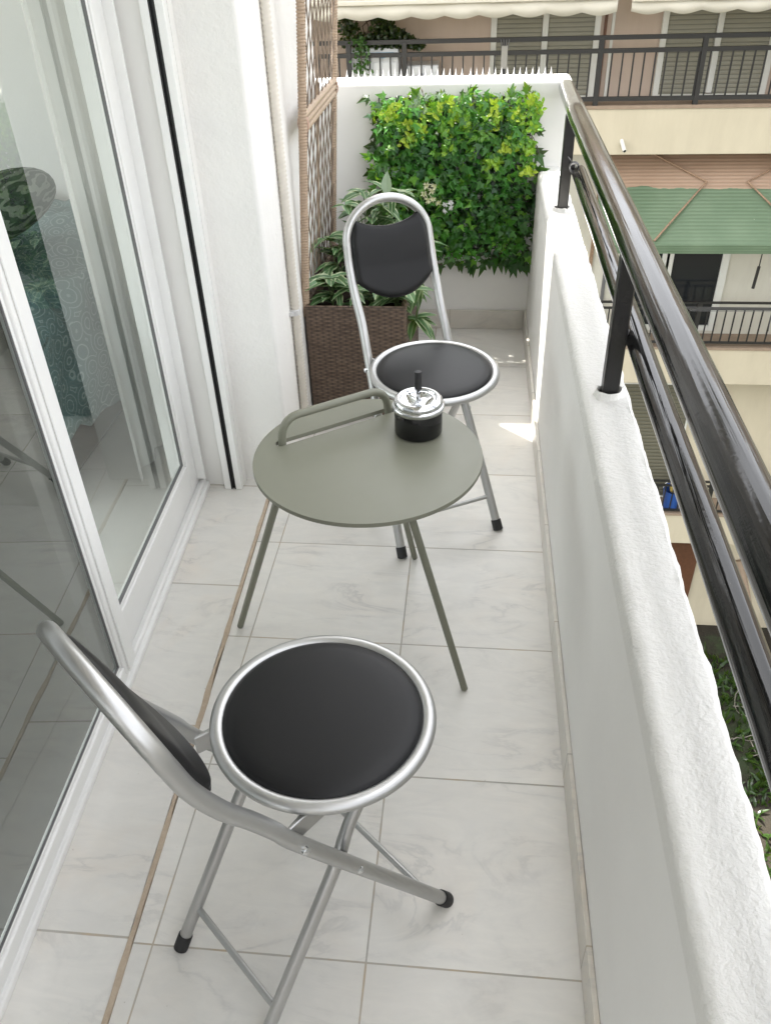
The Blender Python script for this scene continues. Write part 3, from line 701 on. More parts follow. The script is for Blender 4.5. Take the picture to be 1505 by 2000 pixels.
f = MB(); f.tube(P, .0095, 18); f.build('handle', MT['sage'], tb, smooth=True, sharp=60)
for top, foot in (((-.245, .715), (-.434, .833)), ((.030, .690), (.166, .656)), ((-.065, 1.04), (.012, 1.146))):
    a = Vector((top[0]-TC.x, top[1]-TC.y, TZ-.012)); b_ = Vector((foot[0]-TC.x, foot[1]-TC.y, .006))
    f = MB(); f.tube([a, b_+(a-b_)*.01, b_, b_-(a-b_).normalized()*.004], [.0085, .0085, .0085, .005], 16); lg = f.build('leg', MT['sage'], tb, smooth=True, sharp=60)
f = MB(); 
for top in ((-.245, .715), (.030, .690)): f.box(top[0]-TC.x-.014, top[0]-TC.x+.014, top[1]-TC.y-.012, top[1]-TC.y+.012, TZ-.0135, TZ-.0102)
f.tube([(-.245-TC.x, .715-TC.y, TZ-.019), (.030-TC.x, .690-TC.y, TZ-.019)], .0085, 14); f.build('under_bar', MT['sage'], tb, smooth=True, sharp=40)
# spinning ashtray
at = thing('ashtray', 'black push-down ashtray with a chrome lid standing on the green table', 'ashtray', (.038, .957, TZ+.0006), R(20))
RA = .0555
f = MB(); f.lathe([(.0001, 0), (RA-.004, 0), (RA-.001, .002), (RA, .005), (RA, .063), (RA-.0015, .065), (.0001, .065)], 64); f.build('bowl', MT['enamel'], at, smooth=True); LZ = (0, 0, .0155)
f = MB(); f.lathe([(RA-.002, .0475), (RA+.0035, .0475), (RA+.005, .050), (RA+.0052, .056), (RA+.0035, .0585), (RA+.0008, .0595), (RA+.0012, .064), (RA-.001, .0705), (RA-.006, .0745), (RA-.012, .0755), (RA-.0145, .073), (RA-.016, .070), (.0355, .0695)], 64)
f.build('lid', MT['chrome'], at, smooth=True, sharp=55, loc=LZ)
f = MB()   # rotating dish: three lobes pressed into it
nr, na = 14, 96
for i in range(nr+1):
    for k in range(na):
        r_ = .0395*i/nr; a = 2*math.pi*k/na
        lob = max(0, math.cos(1.5*(a % (2*math.pi/3))-math.pi/2))**.6 if True else 0
        z_ = .0695-.013*lob*math.sin(math.pi*min(1, r_/.0395))**.8+.0015*(1-r_/.0395)
        f.v.append((r_*math.cos(a), r_*math.sin(a), z_))
for i in range(nr):
    for k in range(na): f.face([i*na+k, i*na+(k+1) % na, (i+1)*na+(k+1) % na, (i+1)*na+k])
f.build('spin_plate', MT['chrome'], at, smooth=True, sharp=0, loc=LZ)
f = MB(); f.lathe([(.0001, .066), (.0045, .066), (.0045, .098), (.0001, .098)], 20); f.build('plunger', MT['chrome'], at, smooth=True, loc=LZ)
f = MB(); f.lathe([(.0001, .0955), (.0072, .0955), (.0085, .097), (.0085, .136), (.0075, .1385), (.0001, .139)], 28); f.build('knob', MT['cap_rubber'], at, smooth=True, loc=LZ)

# ------------------------------------------------------------------ planter and trellis
PX0, PX1, PY0, PY1, PZ = -.424, -.070, 1.965, 2.62, .43
pl = thing('planter', 'brown woven rattan planter box standing against the house wall', 'planter', (PX0, PY0, 0))
f = MB(); W_, D_ = PX1-PX0, PY1-PY0; th = .018
f.box(0, W_, 0, th, .004, PZ); f.box(0, W_, D_-th, D_, .004, PZ); f.box(0, th, th+.0003, D_-th-.0003, .004, PZ); f.box(W_-th, W_, th+.0003, D_-th-.0003, .004, PZ)
f.build('box', MT['wicker'], pl, bevel=.007, seg=3)
f = MB(); pts = []; 
f.tube([(th*.5, th*.5, PZ-.001), (W_-th*.5, th*.5, PZ-.001), (W_-th*.5, D_-th*.5, PZ-.001), (th*.5, D_-th*.5, PZ-.001)], .0095, 12, closed=True, flat=(.6, 1)); f.build('rim', MT['wicker'], pl, smooth=True)
f = MB(); f.box(th+.001, W_-th-.001, th+.001, D_-th-.001, .25, PZ-.045); f.build('soil', MT['soil'], pl)
# trellis leans a little away from the wall
LEAN = .072
def tp(y, z): return Vector((-.4225+LEAN*(z-.43), y, z))
tr = thing('trellis', 'tan rattan lattice trellis rising out of the planter against the wall', 'trellis', (0, 0, 0))
YA, YC, ZT, ZM = 1.992, 2.655, 1.78, 1.01
def wrapped(f, a, b, r, step=.009):
    a, b = Vector(a), Vector(b); L = (b-a).length; n = int(L/step); pts = []; rr = []
    for i in range(n):
        for q, rq in ((.08, .86), (.3, 1.04), (.7, 1.04), (.92, .86)): pts.append(a+(b-a)*((i+q)/n)); rr.append(r*rq)
    f.tube(pts, rr, 12)
for y in (YA, YC):
    f = MB(); wrapped(f, tp(y, .39), tp(y, ZT), .0135 if y == YA else .0115); f.build('post', MT['strand'], tr, smooth=True, sharp=0)
f = MB(); wrapped(f, tp(YA, ZT), tp(YC, ZT), .013); f.build('top_bar', MT['strand'], tr, smooth=True, sharp=0)
f = MB()
for dz in (-.021, .0, .021): f.tube([tp(YA+.008, ZM+dz), tp(YC-.008, ZM+dz)], .0115, 12)
f.build('middle_bar', MT['strand'], tr, smooth=True)
def lattice(z0, z1, mat_, n, tilt, r, off):
    f = MB(); W = YC-YA
    st = W/n
    H = z1-z0; sh = H*tilt
    k = -int(sh/st)-1
    while k <= n+int(sh/st)+1:
        y0 = YA+k*st
        # a strand goes from (y0,z0) to (y0+sh, z1), clipped to the frame
        for sgn in (1, -1):
            ya, yb = (y0, y0+sh) if sgn > 0 else (y0+sh, y0)
            ta, tb_ = 0, 1
            if abs(yb-ya) > 1e-6:
                t1 = (YA-ya)/(yb-ya); t2 = (YC-ya)/(yb-ya); lo, hi = min(t1, t2), max(t1, t2); ta, tb_ = max(0, lo), min(1, hi)
            if tb_-ta > .04:
                pts = []
                for q in range(13):
                    t = ta+(tb_-ta)*q/12; p = tp(ya+(yb-ya)*t, z0+H*t); p.x += off*sgn; p.y += .0015*math.sin(t*9+k*2); pts.append(p)
                f.tube(pts, r, 5)
        k += 1
    return f.build('lattice', mat_, tr, smooth=True, sharp=0)
lattice(.41, ZM-.028, MT['strand2'], 9, .55, .0022, .0015)
lattice(ZM+.028, ZT-.01, MT['strand2'], 9, .55, .0022, .0015)
BW = simple('pink_binding_wire', (.5, .33, .26), .5)
for y in (YA+.012, YC-.012):
    f = MB()
    c0 = tp(y, ZM); f.tube([c0+Vector((.016*math.cos(a*math.pi/6), .0025*(a/6-3), .030*math.sin(a*math.pi/6))) for a in range(37)], .0018, 6)
    f.build('binding', BW, tr, smooth=True)
# diagonal support behind lattice
f = MB(); f.tube([tp((YA+YC)/2, .4)+Vector((-.006, 0, 0)), tp((YA+YC)/2-.02, 1.2)+Vector((-.006, 0, 0))], .0045, 8); f.build('brace', MT['strand'], tr, smooth=True)

# ------------------------------------------------------------------ leaves
def add_leaf(f, pos, d, nrm, L, W, tint, kind='lance', curl=.2):
    """d: direction the leaf points, nrm: its face normal"""
    d = d.normalized(); s_ = d.cross(nrm).normalized(); n = s_.cross(d).normalized()
    if kind == 'lance':
        prof_ = [(0, .06), (.12, .55), (.3, .95), (.5, 1.0), (.72, .72), (.9, .28), (1.0, .0)]
        b = len(f.v)
        for (t, w_) in prof_:
            c = pos+d*(L*t)-n*(curl*L*t*t)
            f.v += [tuple(c-s_*(W*.5*w_)+n*(W*.14*w_)), tuple(c), tuple(c+s_*(W*.5*w_)+n*(W*.14*w_))]
        for i in range(len(prof_)-1):
            a = b+i*3; t0, t1 = prof_[i], prof_[i+1]
            f.face([a, a+1, a+4, a+3], tint, [(.5-.5*t0[1], t0[0]), (.5, t0[0]), (.5, t1[0]), (.5-.5*t1[1], t1[0])])
            f.face([a+1, a+2, a+5, a+4], tint, [(.5, t0[0]), (.5+.5*t0[1], t0[0]), (.5+.5*t1[1], t1[0]), (.5, t1[0])])
    else:   # ivy: five points round a centre
        shape = [(-90, .10), (-148, .52), (-165, .36), (158, .80), (142, .46), (120, .55), (90, 1.12), (60, .55), (38, .46), (22, .80), (-15, .36), (-32, .52)]
        b = len(f.v); c = pos+d*(.35*L); f.v.append(tuple(c))
        for a, r_ in shape:
            a = R(a); rr = r_*L*.62; px, py = math.cos(a)*rr*(W/L), math.sin(a)*rr
            k = r_*r_*curl*L*.55
            f.v.append(tuple(c+s_*px+d*py-n*k))
        m_ = len(shape)
        for i in range(m_): f.face([b, b+1+i, b+1+(i+1) % m_], tint, [(.5, .5)]*3)
rnd = random.Random(11)
def rv(s_=1): return Vector((rnd.uniform(-s_, s_), rnd.uniform(-s_, s_), rnd.uniform(-s_, s_)))
# ivy panel
IX0, IX1, IZ0, IZ1 = -.248, .378, .345, .965
ip = thing('ivy_panel', 'artificial ivy panel with white blossoms hung on the white end wall', 'artificial plant', ((IX0+IX1)/2, YB-.002, (IZ0+IZ1)/2))
cx, cz = (IX0+IX1)/2, (IZ0+IZ1)/2
f = MB()
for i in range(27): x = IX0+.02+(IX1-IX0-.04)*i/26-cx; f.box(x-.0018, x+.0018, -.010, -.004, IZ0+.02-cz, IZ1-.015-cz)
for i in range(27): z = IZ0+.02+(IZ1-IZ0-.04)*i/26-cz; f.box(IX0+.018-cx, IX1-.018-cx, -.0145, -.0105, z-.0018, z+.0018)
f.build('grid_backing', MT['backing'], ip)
def ivyleaf(f, x, z, dep, L, tint, down=True):
    d = Vector((rnd.uniform(-.9, .9), rnd.uniform(-.55, .1), rnd.uniform(-1.0, .45))); n = Vector((rnd.uniform(-.5, .5), -1, rnd.uniform(-.2, .9)))
    add_leaf(f, Vector((x, -dep, z)), d, n, L, L*rnd.uniform(.8, 1.1), tint, 'ivy', rnd.uniform(-.2, .9))
f = MB(); f2 = MB()
hx, hz_ = (IX1-IX0)/2, (IZ1-IZ0)/2
for i in range(2600):
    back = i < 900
    x = rnd.uniform(-hx-.005, hx+.005); z = rnd.uniform(-hz_-.01, hz_)
    dep = rnd.uniform(.012, .030) if back else rnd.choice([.035, .048, .06, .075])+rnd.uniform(-.006, .006)
    e = min(hx-abs(x), hz_-abs(z))
    if e < .03 and rnd.random() < .35: continue
    g_ = rnd.random(); dk = .5+.6*g_
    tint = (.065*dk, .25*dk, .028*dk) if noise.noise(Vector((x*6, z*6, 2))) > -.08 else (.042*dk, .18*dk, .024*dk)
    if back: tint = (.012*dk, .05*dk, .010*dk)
    elif rnd.random() < .13: tint = (.13, .33, .03)
    elif rnd.random() < .05: tint = (.05, .13, .06)
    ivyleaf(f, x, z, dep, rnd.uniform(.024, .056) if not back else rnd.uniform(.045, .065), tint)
for i in range(46):   # larger pointed leaves breaking the outline at the bottom and sides
    sd_ = rnd.choice(['b', 'b', 'b', 'r'])
    if sd_ == 'b': x, z, d = rnd.uniform(-.12, hx), -hz_-rnd.uniform(0, .025), Vector((rnd.uniform(-.4, .6), -.2, -1))
    elif sd_ == 'l': x, z, d = -hx-rnd.uniform(0, .012), rnd.uniform(-hz_, hz_), Vector((-1, -.2, rnd.uniform(-.8, .6)))
    elif sd_ == 'r': x, z, d = hx+rnd.uniform(0, .002), rnd.uniform(-hz_, hz_*.4), Vector((.6, -.5, rnd.uniform(-.8, .5)))
    else: x, z, d = rnd.uniform(-hx, hx), hz_+rnd.uniform(-.02, -.002), Vector((rnd.uniform(-.4, .4), -.2, 1))
    add_leaf(f, Vector((x, -rnd.uniform(.015, .05), z)), d, Vector((rnd.uniform(-.3, .3), -1, .3)), rnd.uniform(.055, .080), rnd.uniform(.045, .06), (.02, .085, .015), 'ivy', .2)
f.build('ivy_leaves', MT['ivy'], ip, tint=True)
# light green sprigs of small round leaves
def sprig(f, x, z, dep, n, tint, L=.02, up_=.3):
    for k in range(n):
        a = rnd.uniform(0, 2*math.pi); d = Vector((math.cos(a), -.5, math.sin(a)+up_)); p = Vector((x, -dep, z))+rv(.012)
        add_leaf(f, p, d, Vector((rnd.uniform(-.3, .3), -1, .5)), rnd.uniform(.75, 1.2)*L, L*.6, tint, 'lance', .3)
f = MB()
for (x, z, n) in [(-.22, .27, 4), (-.25, .22, 3), (-.20, .20, 3), (-.13, .18, 3), (-.18, .15, 4), (-.10, .23, 4), (-.05, .27, 4), (.02, .25, 5), (.07, .21, 3), (-.02, .18, 3), (.17, .24, 4), (.24, .25, 4), (.28, .20, 5), (.24, .15, 6), (.29, .12, 5), (.20, .13, 4), (.13, .17, 3), (.28, .04, 5), (.15, .08, 4), (-.02, .13, 3), (.30, .27, 5), (-.27, .25, 4)]:
    for q in range(n+2):
        c = rnd.choice([(.26, .46, .03), (.16, .36, .03), (.40, .54, .04), (.13, .32, .04)])
        sprig(f, x+rnd.uniform(-.028, .028), z+rnd.uniform(-.022, .022), rnd.uniform(.05, .085), 8, c, rnd.uniform(.016, .026))
f.build('young_leaves', MT['ivy'], ip, tint=True)
f = MB()
for (x, z) in [(-.13, .285), (-.12, .235), (.02, .28), (-.05, .285), (.19, .285), (.26, .29), (-.16, .255), (-.27, .02)]:
    for q in range(3): add_leaf(f, Vector((x+rnd.uniform(-.02, .02), -rnd.uniform(.05, .07), z+rnd.uniform(-.01, .01))), Vector((rnd.uniform(-1, 1), -.3, .6)), Vector((0, -1, .7)), .045, .034, (.22, .30, .23), 'ivy', .3)
f.build('silver_leaves', MT['ivy'], ip, tint=True)
f = MB()
for i in range(60):
    x = rnd.uniform(-hx, hx); z = rnd.uniform(-hz_, hz_); f.tube(smoothpath([(x, -.012, z), (x+rnd.uniform(-.03, .03), -.04, z+rnd.uniform(-.05, .02)), (x+rnd.uniform(-.05, .05), -.06, z+rnd.uniform(-.09, .03))], 4), .0013, 5)
f.tube(smoothpath([(.03, -.02, -hz_+.02), (.0, -.05, -hz_-.02), (-.045, -.055, -hz_-.035), (-.075, -.05, -hz_-.012)], 5), .0018, 6)
f.build('twigs', MT['twig'], ip, smooth=True)['kind'] = 'stuff'
def blossom(x, z, mat_, n=26, L=.017):
    f = MB()
    for k in range(n):
        d = Vector((rnd.uniform(-1, 1), rnd.uniform(-1, -.1), rnd.uniform(-1, 1))).normalized()
        add_leaf(f, Vector((0, 0, 0)), d, rv(1)+Vector((0, -1, 0)), L*rnd.uniform(.7, 1.2), .0042, (1, 1, 1), 'lance', .2)
    f.build('blossom', mat_, ip, loc=(x, -.088, z))
for x, z in [(-.105, -.015), (-.085, -.035), (-.115, -.045), (-.075, -.015), (-.10, -.07), (-.08, -.062), (-.055, -.08)]: blossom(x, z, MT['petal'])
for x, z in [(-.028, -.088), (-.010, -.078), (-.03, -.11), (-.005, -.1)]: blossom(x, z, MT['petalw'], 22, .014)
blossom(.088, .115, MT['violet'], 22, .016)

# planted things in the planter
def rosette(loc, label, n, L, spread=1.0, stem=.05, hang=False, seed=0, lift=.5):
    global rnd
    rnd = random.Random(seed)
    t = thing('variegated_plant', label, 'plant', loc, 0, 'variegated plants in the rattan planter')
    f = MB(); g_ = MB()
    ns = max(3, n//7)
    for s_ in range(ns):
        a = rnd.uniform(0, 6.28); b_ = Vector((math.cos(a), math.sin(a), 0)); hgt = stem*rnd.uniform(.6, 1.3)
        if hang: end = Vector((b_.x*.03+.07, b_.y*.04-.03, -hgt*1.1)); mid = Vector((.055, -.01, .03))
        else: end = b_*(.05*spread*rnd.uniform(.3, 1.2))+Vector((0, 0, hgt)); mid = end*.5+Vector((0, 0, .01))
        P = smoothpath([(0, 0, -.06 if not hang else -.03), mid, end], 5); g_.tube(P, .0018, 6)
        m_ = n//ns
        for k in range(m_):
            q = P[int(len(P)*(.35+.65*k/m_))-1] if k < m_-4 else P[-1]
            an = a+k*2.4+rnd.uniform(-.3, .3)
            d = Vector((math.cos(an), math.sin(an), lift*rnd.uniform(.1, 1.5)-(.5 if hang else 0)))
            nn = Vector((rnd.uniform(-.25, .25), rnd.uniform(-.25, .25), 1)) if abs(d.z) < 1 else Vector((0, -1, .2))
            c = rnd.uniform(.7, 1.2); LL = L*rnd.uniform(.65, 1.15)
            add_leaf(f, q, d, nn, LL, LL*rnd.uniform(.36, .48), (.07*c, .16*c, .06*c), 'lance', rnd.uniform(.2, .7))
    f.build('leaves', MT['var'], t, tint=True); g_.build('stems', MT['stem'], t, smooth=True)
    return t
rosette((-.335, 2.05, .435), 'variegated plant at the near left corner of the planter, under the trellis post', 34, .095, 1.3, .05, seed=3)
rosette((-.345, 2.25, .46), 'variegated plant half hidden behind the trellis foot, left of the chair back', 34, .10, 1.3, .09, seed=4)
rosette((-.25, 2.40, .50), 'bushy variegated plant showing above and left of the chair hoop', 56, .085, 1.8, .15, seed=5)
rosette((-.16, 2.42, .53), 'bushy variegated plant seen through the hoop of the chair back', 56, .085, 1.7, .13, seed=6)
rosette((-.11, 2.06, .44), 'sprawling variegated plant low at the near right corner of the planter', 36, .10, 1.6, .03, seed=7)
rosette((-.09, 2.24, .45), 'variegated plant leaning out right of the chair back over the planter edge', 42, .10, 1.7, .10, seed=8)
rosette((-.085, 2.10, .435), 'variegated stems hanging down outside the right side of the planter', 26, .085, 1, .10, True, seed=9)
rosette((-.21, 2.05, .43), 'small variegated plant behind the chair back at the near planter edge', 26, .09, 1.3, .03, seed=10)
t = thing('silvery_sprig', 'single tall sprig with a silvery pointed leaf above the chair back', 'plant', (-.17, 2.36, .45))
f = MB(); f.tube(smoothpath([(0, 0, -.03), (.01, 0, .12), (.006, -.01, .255)], 5), .0016, 6); f.build('stem', MT['stem'], t, smooth=True)
f = MB(); add_leaf(f, Vector((.006, -.01, .25)), Vector((.03, -.1, 1)), Vector((-.2, -1, .1)), .085, .04, (.34, .42, .36), 'lance', .1)
add_leaf(f, Vector((.008, -.005, .2)), Vector((.8, -.3, .5)), Vector((0, -.4, 1)), .06, .024, (.10, .2, .08), 'lance', .3); add_leaf(f, Vector((.008, -.005, .19)), Vector((-.8, -.3, .4)), Vector((0, -.4, 1)), .06, .024, (.10, .2, .08), 'lance', .3)
f.build('leaves', MT['ivy'], t, tint=True)

# ================================================================== THE BLOCK OPPOSITE
FX0, FX1 = -7.0, 13.0
bd = thing('apartment_block', 'cream and pink apartment block with balconies across the yard', 'building', (3, 9.5, -8.6))
OX, OY, OZ = -3, -9.5, 8.6
class FB(MB):
    def bx(s, x0, x1, y0, y1, z0, z1): return s.box(x0+OX, x1+OX, y0+OY, y1+OY, z0+OZ, z1+OZ)
def part(name, mat_, boxes, parent=bd, bevel=0, label=None):
    f = FB()
    for b in boxes: f.bx(*b)
    o = f.build(name, MT[mat_] if isinstance(mat_, str) else mat_, parent, bevel=bevel)
    if label: o['label'] = label
    return o
WY = 9.95
part('wall', 'pinkwall', [(FX0, FX1, WY, 14, -.46, 3.6)], label='pale pink upper storey wall')
part('wall', 'offwhite', [(FX0, FX1, WY-.02, 14, -3.4, -.4601)], label='off-white middle storey wall')
part('wall', 'cream', [(FX0, FX1, WY-.01, 14, -8.6, -3.4001)], label='cream lower storey wall')
for z1, z0 in ((-.32, -.84), (-3.21, -3.75), (-5.91, -6.48)):
    s_ = part('balcony_band', 'cream', [(.9 if z1 > -1 else 1.2, FX1-.5, 9.5, WY-.021, z0, z1-.035)] if False else [(FX0, FX1-.5, 9.5, WY-.021, z0, z1-.035)], bevel=.01)
    part('ledge', 'slabtop', [(FX0, FX1-.52, 9.485, WY-.0215, z1-.0345, z1)], s_)
part('balcony_band', 'cream', [(FX0, FX1-.5, 9.5, WY-.021, 2.5, 2.95)], bevel=.01)
# drain spout in the top band
f = FB(); f.tube([(1.83+OX, 9.38+OY, -.77+OZ), (1.80+OX, 9.52+OY, -.68+OZ)], .022, 12); f.build('drain_spout', MT['frame_far'], bd, smooth=True)
f = FB(); f.tube([(1.832+OX, 9.377+OY, -.772+OZ), (1.831+OX, 9.3795+OY, -.7705+OZ)], .015, 12); f.build('drain_hole', MT['channel'], bd)
# upper storey windows: frames and slatted shutters
def window(x0, x1, z0, z1, mat_, nm, cols, fr=.05, y=WY, lab=None):
    wdt = (x1-x0); bs = [(x0, x0+fr, y-.05, y-.0005, z0, z1), (x1-fr, x1, y-.05, y-.0005, z0, z1), (x0+fr+.0003, x1-fr-.0003, y-.049, y-.0005, z1-fr, z1), (x0+fr+.0003, x1-fr-.0003, y-.049, y-.0005, z0, z0+fr*.8)]
    for c in range(1, cols): xc = x0+wdt*c/cols; bs.append((xc-fr*.5, xc+fr*.5, y-.048, y-.0005, z0+fr, z1-fr-.0003))
    o = part('window', 'frame_far', bs, bevel=.004, label=lab)
    for c in range(cols):
        a = x0+wdt*c/cols+fr*.6; b = x0+wdt*(c+1)/cols-fr*.6
        part(nm, mat_, [(a, b, y-.022, y-.0006, z0+fr*.7, z1-fr*.9)], o)
    return o
window(.28, 1.48, -.34, 1.9, 'shut1', 'shutter', 2, .065)
window(2.14, 3.38, -.34, 1.9, 'shut1', 'shutter', 2, .065)
window(4.2, 5.4, -.34, 1.9, 'shut1', 'shutter', 2, .065)
window(-4.2, -3.0, -.34, 1.9, 'shut1', 'shutter', 2, .065)
part('drainpipe', 'frame_far', [(1.60, 1.63, WY-.03, WY-.0005, -.34, 2.4)])
part('drainpipe', 'brownwood', [(1.52, 1.55, WY-.03, WY-.0005, -.34, 2.4)])
window(2.62, 3.40, -3.15, -1.0, 'darkglass', 'pane', 1, .09, WY-.02, 'white framed balcony door of the middle storey')
window(2.05, 2.66, -3.15, -1.0, 'darkglass', 'pane', 1, .09, WY-.02)
window(2.28, 3.32, -5.90, -3.95, 'shut2', 'shutter', 1, .02, WY-.01, 'olive roller shutter of the storey below')
window(5.2, 6.6, -5.90, -4.0, 'shut2', 'shutter', 1, .04, WY-.01)
window(5.0, 6.4, -3.15, -1.0, 'darkglass', 'pane', 2, .09, WY-.02)
part('door', 'brownwood', [(3.42, 3.95, WY-.06, WY-.0105, -8.0, -6.6)], bevel=.01, label='brown wooden ground floor door')
part('drainpipe', 'rust', [(1.66, 1.70, WY-.06, WY-.0205, -3.2, -.9)])
part('drainpipe', 'gasket', [(1.86, 1.90, WY-.06, WY-.0205, -3.2, -1.6)])
# iron railings
def railing(z0, z1, x0, x1, step, posts, mid=None, r=.012, rails=None, y=9.52, t=.018):
    rs = rails or [z0, z1]
    o = part('railing', 'rail_far', [(x0, x1, y-.02, y+.02, q-t, q+t) for q in rs], label='black iron balcony railing')
    f = FB(); x = x0+.06
    while x < x1: f.bx(x-.008, x+.008, y-.008, y+.008, rs[0]+t+.0003, rs[1]-t-.0003); x += step
    b = f.build('bars', MT['rail_far'], o)
    for p in posts:
        f = FB(); f.bx(p-.026, p+.026, y-.026, y+.0265, rs[0]-.10, rs[-1]-.004); f.build('post', MT['rail_far'], o)
    return o
railing(0, 0, -5, 6.5, .1145, [-3.3, -2.3, -1.28, -.66, .43, 1.46, 2.54, 3.6, 4.7, 5.8], rails=[-.255, .215, .34], t=.021)
railing(0, 0, 1.2, 8.5, .112, [1.3, 2.2, 3.05, 4.4, 5.7, 7.0], rails=[-3.15, -2.69, -2.61], t=.010)
railing(0, 0, 2.6, 8.5, .112, [2.7, 3.75, 5, 6.3], rails=[-5.86, -5.42, -5.34], t=.010)
# awnings
def awning(x0, x1, yb, zb, yf, zf, val, label):
    t = thing('awning', label, 'awning', (x0, yf, zf), 0, 'cream canvas awnings of the block opposite')
    f = MB(); W = x1-x0; n = 60
    for i in range(n+1):
        x = W*i/n; f.v += [(x, yb-yf, zb-zf+.0), (x, (yb-yf)*.5, (zb-zf)*.5-.02), (x, 0, 0)]
        if i: k = 3*i; f.face([k-3, k-2, k+1, k]); f.face([k-2, k-1, k+2, k+1])
    o = f.build('canvas', MT['canvas'], t, smooth=True); s_ = o.modifiers.new('t', 'SOLIDIFY'); s_.thickness = .004
    f = MB(); n = 400
    for i in range(n+1):
        x = W*i/n; ph = x/.345
        lo = -val-.030*abs(math.sin(math.pi*ph))**1.2*1.0
        f.v += [(x, -.004+.006*math.sin(x*9), -.022), (x, -.012+.010*math.sin(x*9+.5), lo)]
        if i: k = 2*i; f.face([k-2, k-1, k+1, k])
    o = f.build('valance', MT['canvas'], t, smooth=True); s_ = o.modifiers.new('t', 'SOLIDIFY'); s_.thickness = .003
    f = MB(); f.box(0, W, -.03, .02, -.022, .018); f.build('front_bar', MT['canvas'], t, bevel=.006)
    return t
awning(-4.0, 1.52, 9.94, 2.1, 9.1, .745, .13, 'long cream awning with scalloped valance, above the left part of the opposite railing')
awning(1.66, 6.2, 9.94, 2.1, 9.1, .72, .105, 'cream awning with scalloped valance at the top right corner of the view')
# green sheet awning one floor down
ga = thing('sheet_awning', 'green and pink ribbed sheet awning with rusty folding arms', 'awning', (0, 0, 0))
gA, gB = Vector((0, WY-.05, -.86)), Vector((0, 8.9, -1.68))
f = MB(); n = 70
for i in range(n+1):
    t_ = i/n; q = gA.lerp(gB, t_); f.v += [(1.60, q.y, q.z), (5.2, q.y, q.z)]
    if i: k = 2*i; f.face([k-2, k-1, k+1, k])
o = f.build('sheet', MT['awn_green'], ga, smooth=True); s_ = o.modifiers.new('t', 'SOLIDIFY'); s_.thickness = .004
f = MB(); f.box(1.60, 5.2, 8.87, 8.897, -1.765, -1.665); f.build('front_bar', MT['awn_green'], ga, bevel=.006)
def onsh(x, z, dz=.03): t_ = (z-gA.z)/(gB.z-gA.z); q = gA.lerp(gB, t_); return Vector((x, q.y-.01, q.z+dz))
for ptsx in ([(2.16, -.90), (2.83, -1.17), (2.22, -1.66)], [(4.0, -.90), (3.29, -1.17), (3.9, -1.66)]):
    f = MB(); f.tube([onsh(*p) for p in ptsx], .012, 8); f.build('arm', MT['rust'], ga, smooth=True)
# things on the opposite balconies
ap = thing('washing_machine', 'white washing machine behind the opposite railing', 'washing machine', (-.48, 9.74, -.32))
f = MB(); f.box(-.19, .19, -.16, .18, 0, .42); f.build('cabinet', MT['white_app'], ap, bevel=.012)
f = MB(); f.tube([(0, -.172, .22), (0, -.1605, .22)], .12, 28); f.build('door', simple('grey_door_glass', (.33, .34, .38), .3), ap, bevel=.003)
f = MB(); f.box(-.18, .18, -.168, -.1602, .35, .41); f.build('control_panel', MT['white_app'], ap)
cb = thing('balcony_cupboard', 'white balcony cupboard with a blue top panel and a plant on it', 'cupboard', (-1.02, 9.74, -.32))
f = MB(); f.box(-.29, .29, -.16, .18, 0, .60); f.build('cabinet', MT['white_app'], cb, bevel=.01)
f = MB(); f.box(-.27, -.003, -.172, -.1602, .03, .46); f.build('door', MT['white_app'], cb, bevel=.004)
f = MB(); f.box(.003, .27, -.172, -.1602, .03, .46); f.build('door', MT['white_app'], cb, bevel=.004)
f = MB(); pts = [(-.02, .555), (.24, .555)]+[(.24-.26*i/8, .555-.06*math.sin(math.pi*i/8)) for i in range(1, 8)]
k = len(f.v); f.v += [(x, -.164, z) for x, z in pts]+[(x, -.1605, z) for x, z in pts]; n_ = len(pts); f.face(list(range(n_))); f.face([n_+i for i in range(n_)][::-1])
for i in range(n_): j = (i+1) % n_; f.face([i, j, n_+j, n_+i])
f.build('blue_panel', simple('sky_blue_panel', (.25, .42, .55), .4), cb)
cp_ = thing('climbing_plant', 'dark climbing plant under the awning in the far left corner', 'plant', (-1.0, 9.66, .28))
rnd = random.Random(5); f = MB()
for i in range(1500):
    x = rnd.uniform(-.38, .52); hh = .42*(1-max(0, x+.1)/.62); 
    if hh <= 0: continue
    z = rnd.uniform(-.02, 1)*hh; 
    if noise.noise(Vector((x*5, z*5, 3))) < -.22: continue
    c = rnd.uniform(.5, 1.3); add_leaf(f, Vector((x, rnd.uniform(-.12, .10), z)), rv(), rv()+Vector((0, -1, 0)), .05, .035, (.02*c, .038*c, .012*c), 'lance', .2)
f.build('leaves', MT['ivy'], cp_, tint=True)
f = MB(); 
for i in range(6): f.tube(smoothpath([(rnd.uniform(-.3, .1), 0, -.02), (rnd.uniform(-.3, .2), 0, .2), (rnd.uniform(-.3, .4), 0, .34)], 4), .006, 6)
f.build('stems', MT['twig'], cp_, smooth=True)
hp = thing('hanging_plant', 'small bright green plant hanging on the opposite railing in front of the cupboard', 'plant', (-1.14, 9.46, .30)); f = MB()
for i in range(150): c = rnd.uniform(.6, 1.3); add_leaf(f, Vector((rnd.gauss(0, .05), rnd.gauss(0, .03), rnd.uniform(-.26, .09))), rv(), rv()+Vector((0, -1, 0)), .045, .03, (.05*c, .12*c, .03*c), 'lance', .2)
f.build('leaves', MT['ivy'], hp, tint=True)
f = MB(); f.tube(smoothpath([(0, .02, -.2), (.01, -.01, 0), (0, .02, .09)], 4), .005, 6); f.build('stem', MT['twig'], hp)
